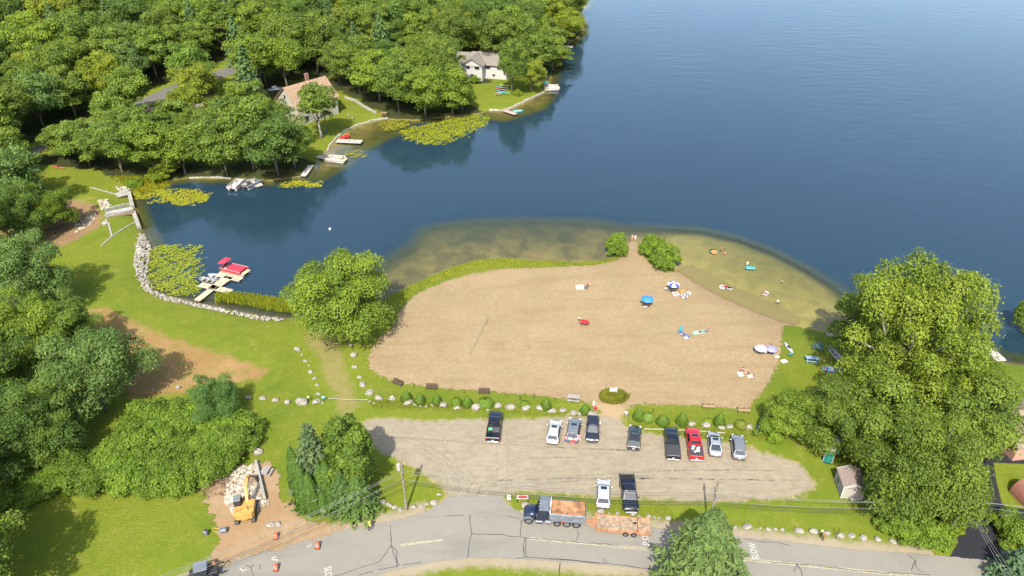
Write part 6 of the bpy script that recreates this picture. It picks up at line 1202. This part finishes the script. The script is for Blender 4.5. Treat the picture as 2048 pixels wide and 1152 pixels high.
house('house', 'pale house almost hidden by trees behind the cove', 372, 268, R(20), 11, 8, 4.6, 3, WWH, RGREY, 0, [('f', 2, 3, 1, 1.2), ('f', -2, 3, 1, 1.2)], (2, .6), .4)
house('house', 'brown-roofed house behind the trees beside the black driveway', 2062, 872, R(8), 12, 8, 3.0, 2.2, M('siding_rose', (.46, .26, .19), .8), RBRN, 0, [('f', -3, 1.6, 1.4, 1.1), ('f', 0, 1.6, 1.4, 1.1)], None, .5)
house('house', 'pale roof of a house deep in the wood', 425, 62, R(30), 10, 8, 5, 3, WWH, RBRN, 0, [('f', 0, 3, 1, 1.2)], None, .4)
hc = hcen(1681, 996, R(84), 3.0, 2.6, -1, 1)
house('garden_shed', 'small gabled shed with white trim and brown roof on the grass', hc[0], hc[1], R(84), 3.0, 2.6, 2.0, .6, M('siding_taupe', (.40, .36, .31), .85), M('shed_roof', (.27, .205, .165), .9, 0, .2, 5), 0, [('b', .3, 1.2, .6, .7)], None, .15, 'shed', True, WPAINT)
m = MB(); g = G(1712, 998); m.box((0, 0, .06), (1.5, .5, .1), bev=.04, rz=.1); m.box((1.0, .15, .06), (.5, .25, .08), bev=.03, rz=.3); tag(m.build('white_plank', WPAINT, None, False, (g.x, g.y, hz(g.x, g.y))), 'white plank lying in the grass before the shed', 'plank')
hc = G(2062, 1004); t = thing('arched_shed', 'small arched red-brown shed on the lawn beside the driveway', 'shed', (hc.x, hc.y, hz(hc.x, hc.y)), R(10)); part('arched_roof', M('red_brown_steel', (.26, .11, .07), .7), t, lambda m: m.loft([[(1.6*math.cos(a)*k, y, 2.3*math.sin(a)*k) for k in (1,) for a in [math.pi*i/12 for i in range(13)]] for y in (-2, 2)])); part('door', BT, t, lambda m: m.box((0, -2.03, .95), (1.2, .08, 1.9)))
GRNP = M('toilet_green', (.012, .17, .135), .5); WHP = M('toilet_white_roof', (.52, .50, .47), .6)
for px, py, rz, lb in ((1654,921,R(-22),'green portable toilet with white roof nearest the lot'),(1668,904,R(-22),'portable toilet standing behind its twin under the tree')):
    g = G(px, py); t = thing('portable_toilet', lb, 'portable toilet', (g.x, g.y, hz(g.x, g.y)), rz)
    part('base', DKFR, t, lambda m: m.box((0, 0, .07), (1.25, 1.25, .14))); part('cabin', GRNP, t, lambda m: m.box((0, 0, 1.15), (1.15, 1.15, 2.05), bev=.03)); part('roof', WHP, t, lambda m: m.loft([[(-.62, y*.62, z), (.62, y*.62, z), (.62, y*.62, z+.06), (-.62, y*.62, z+.06)] for y, z in ((-1, 2.16), (0, 2.36), (1, 2.16))])); part('door', M('toilet_door', (.02, .20, .16), .5), t, lambda m: m.box((0, -.59, 1.1), (.8, .04, 1.8)))
    for x in (-.57, .57): part('corner_trim', WHP, t, lambda m: m.box((x, -.58, 1.15), (.06, .06, 2.05)))
    part('vent_pipe', WHP, t, lambda m: m.tube([(.4, .4, 2.1), (.4, .4, 2.65)], .05, 8))
fa, fb = G(1770, 988), G(1781, 1062); t = thing('fence', 'dark wooden fence line between the shed lawn and the oak', 'fence', (fa.x, fa.y, hz(fa.x, fa.y))); D = fb-fa
for k in range(4): part('post', BW, t, lambda m: m.box(tuple(D*(k/3)+Vector((0, 0, .7))), (.12, .12, 1.5)))
for k in range(20): part('picket', BW, t, lambda m: m.box(tuple(D*((k+.5)/20)+Vector((.06, 0, .7))), (.025, D.length/20*.9, 1.2), rz=math.atan2(D.y, D.x)-math.pi/2))
m = MB(); r = random.Random(4)
for k in range(160):
    a = r.uniform(0, 6.28); rr_ = r.random()**.5*1.9; x, y = rr_*math.cos(a)*1.2, rr_*math.sin(a); h = 1.0*(1-rr_/2.0)+.1; d = Vector((r.uniform(-1, 1), r.uniform(-1, 1), r.uniform(-.1, .5)))*.9
    m.tube([Vector((x, y, h)), Vector((x, y, h))+d], [.04, .015], 4)
for px, py, lb in ((432,972,'heap of cut brush beside the rubble bed'),(100,455,'brush heap below the dam under the trees')):
    g = G(px, py); o = m.build('brush_pile', M('cut_brush', (.17, .115, .07), .95, 0, .4, 2), None, False, (g.x, g.y, hz(g.x, g.y))); tag(o, lb, 'brush pile')
#MORE
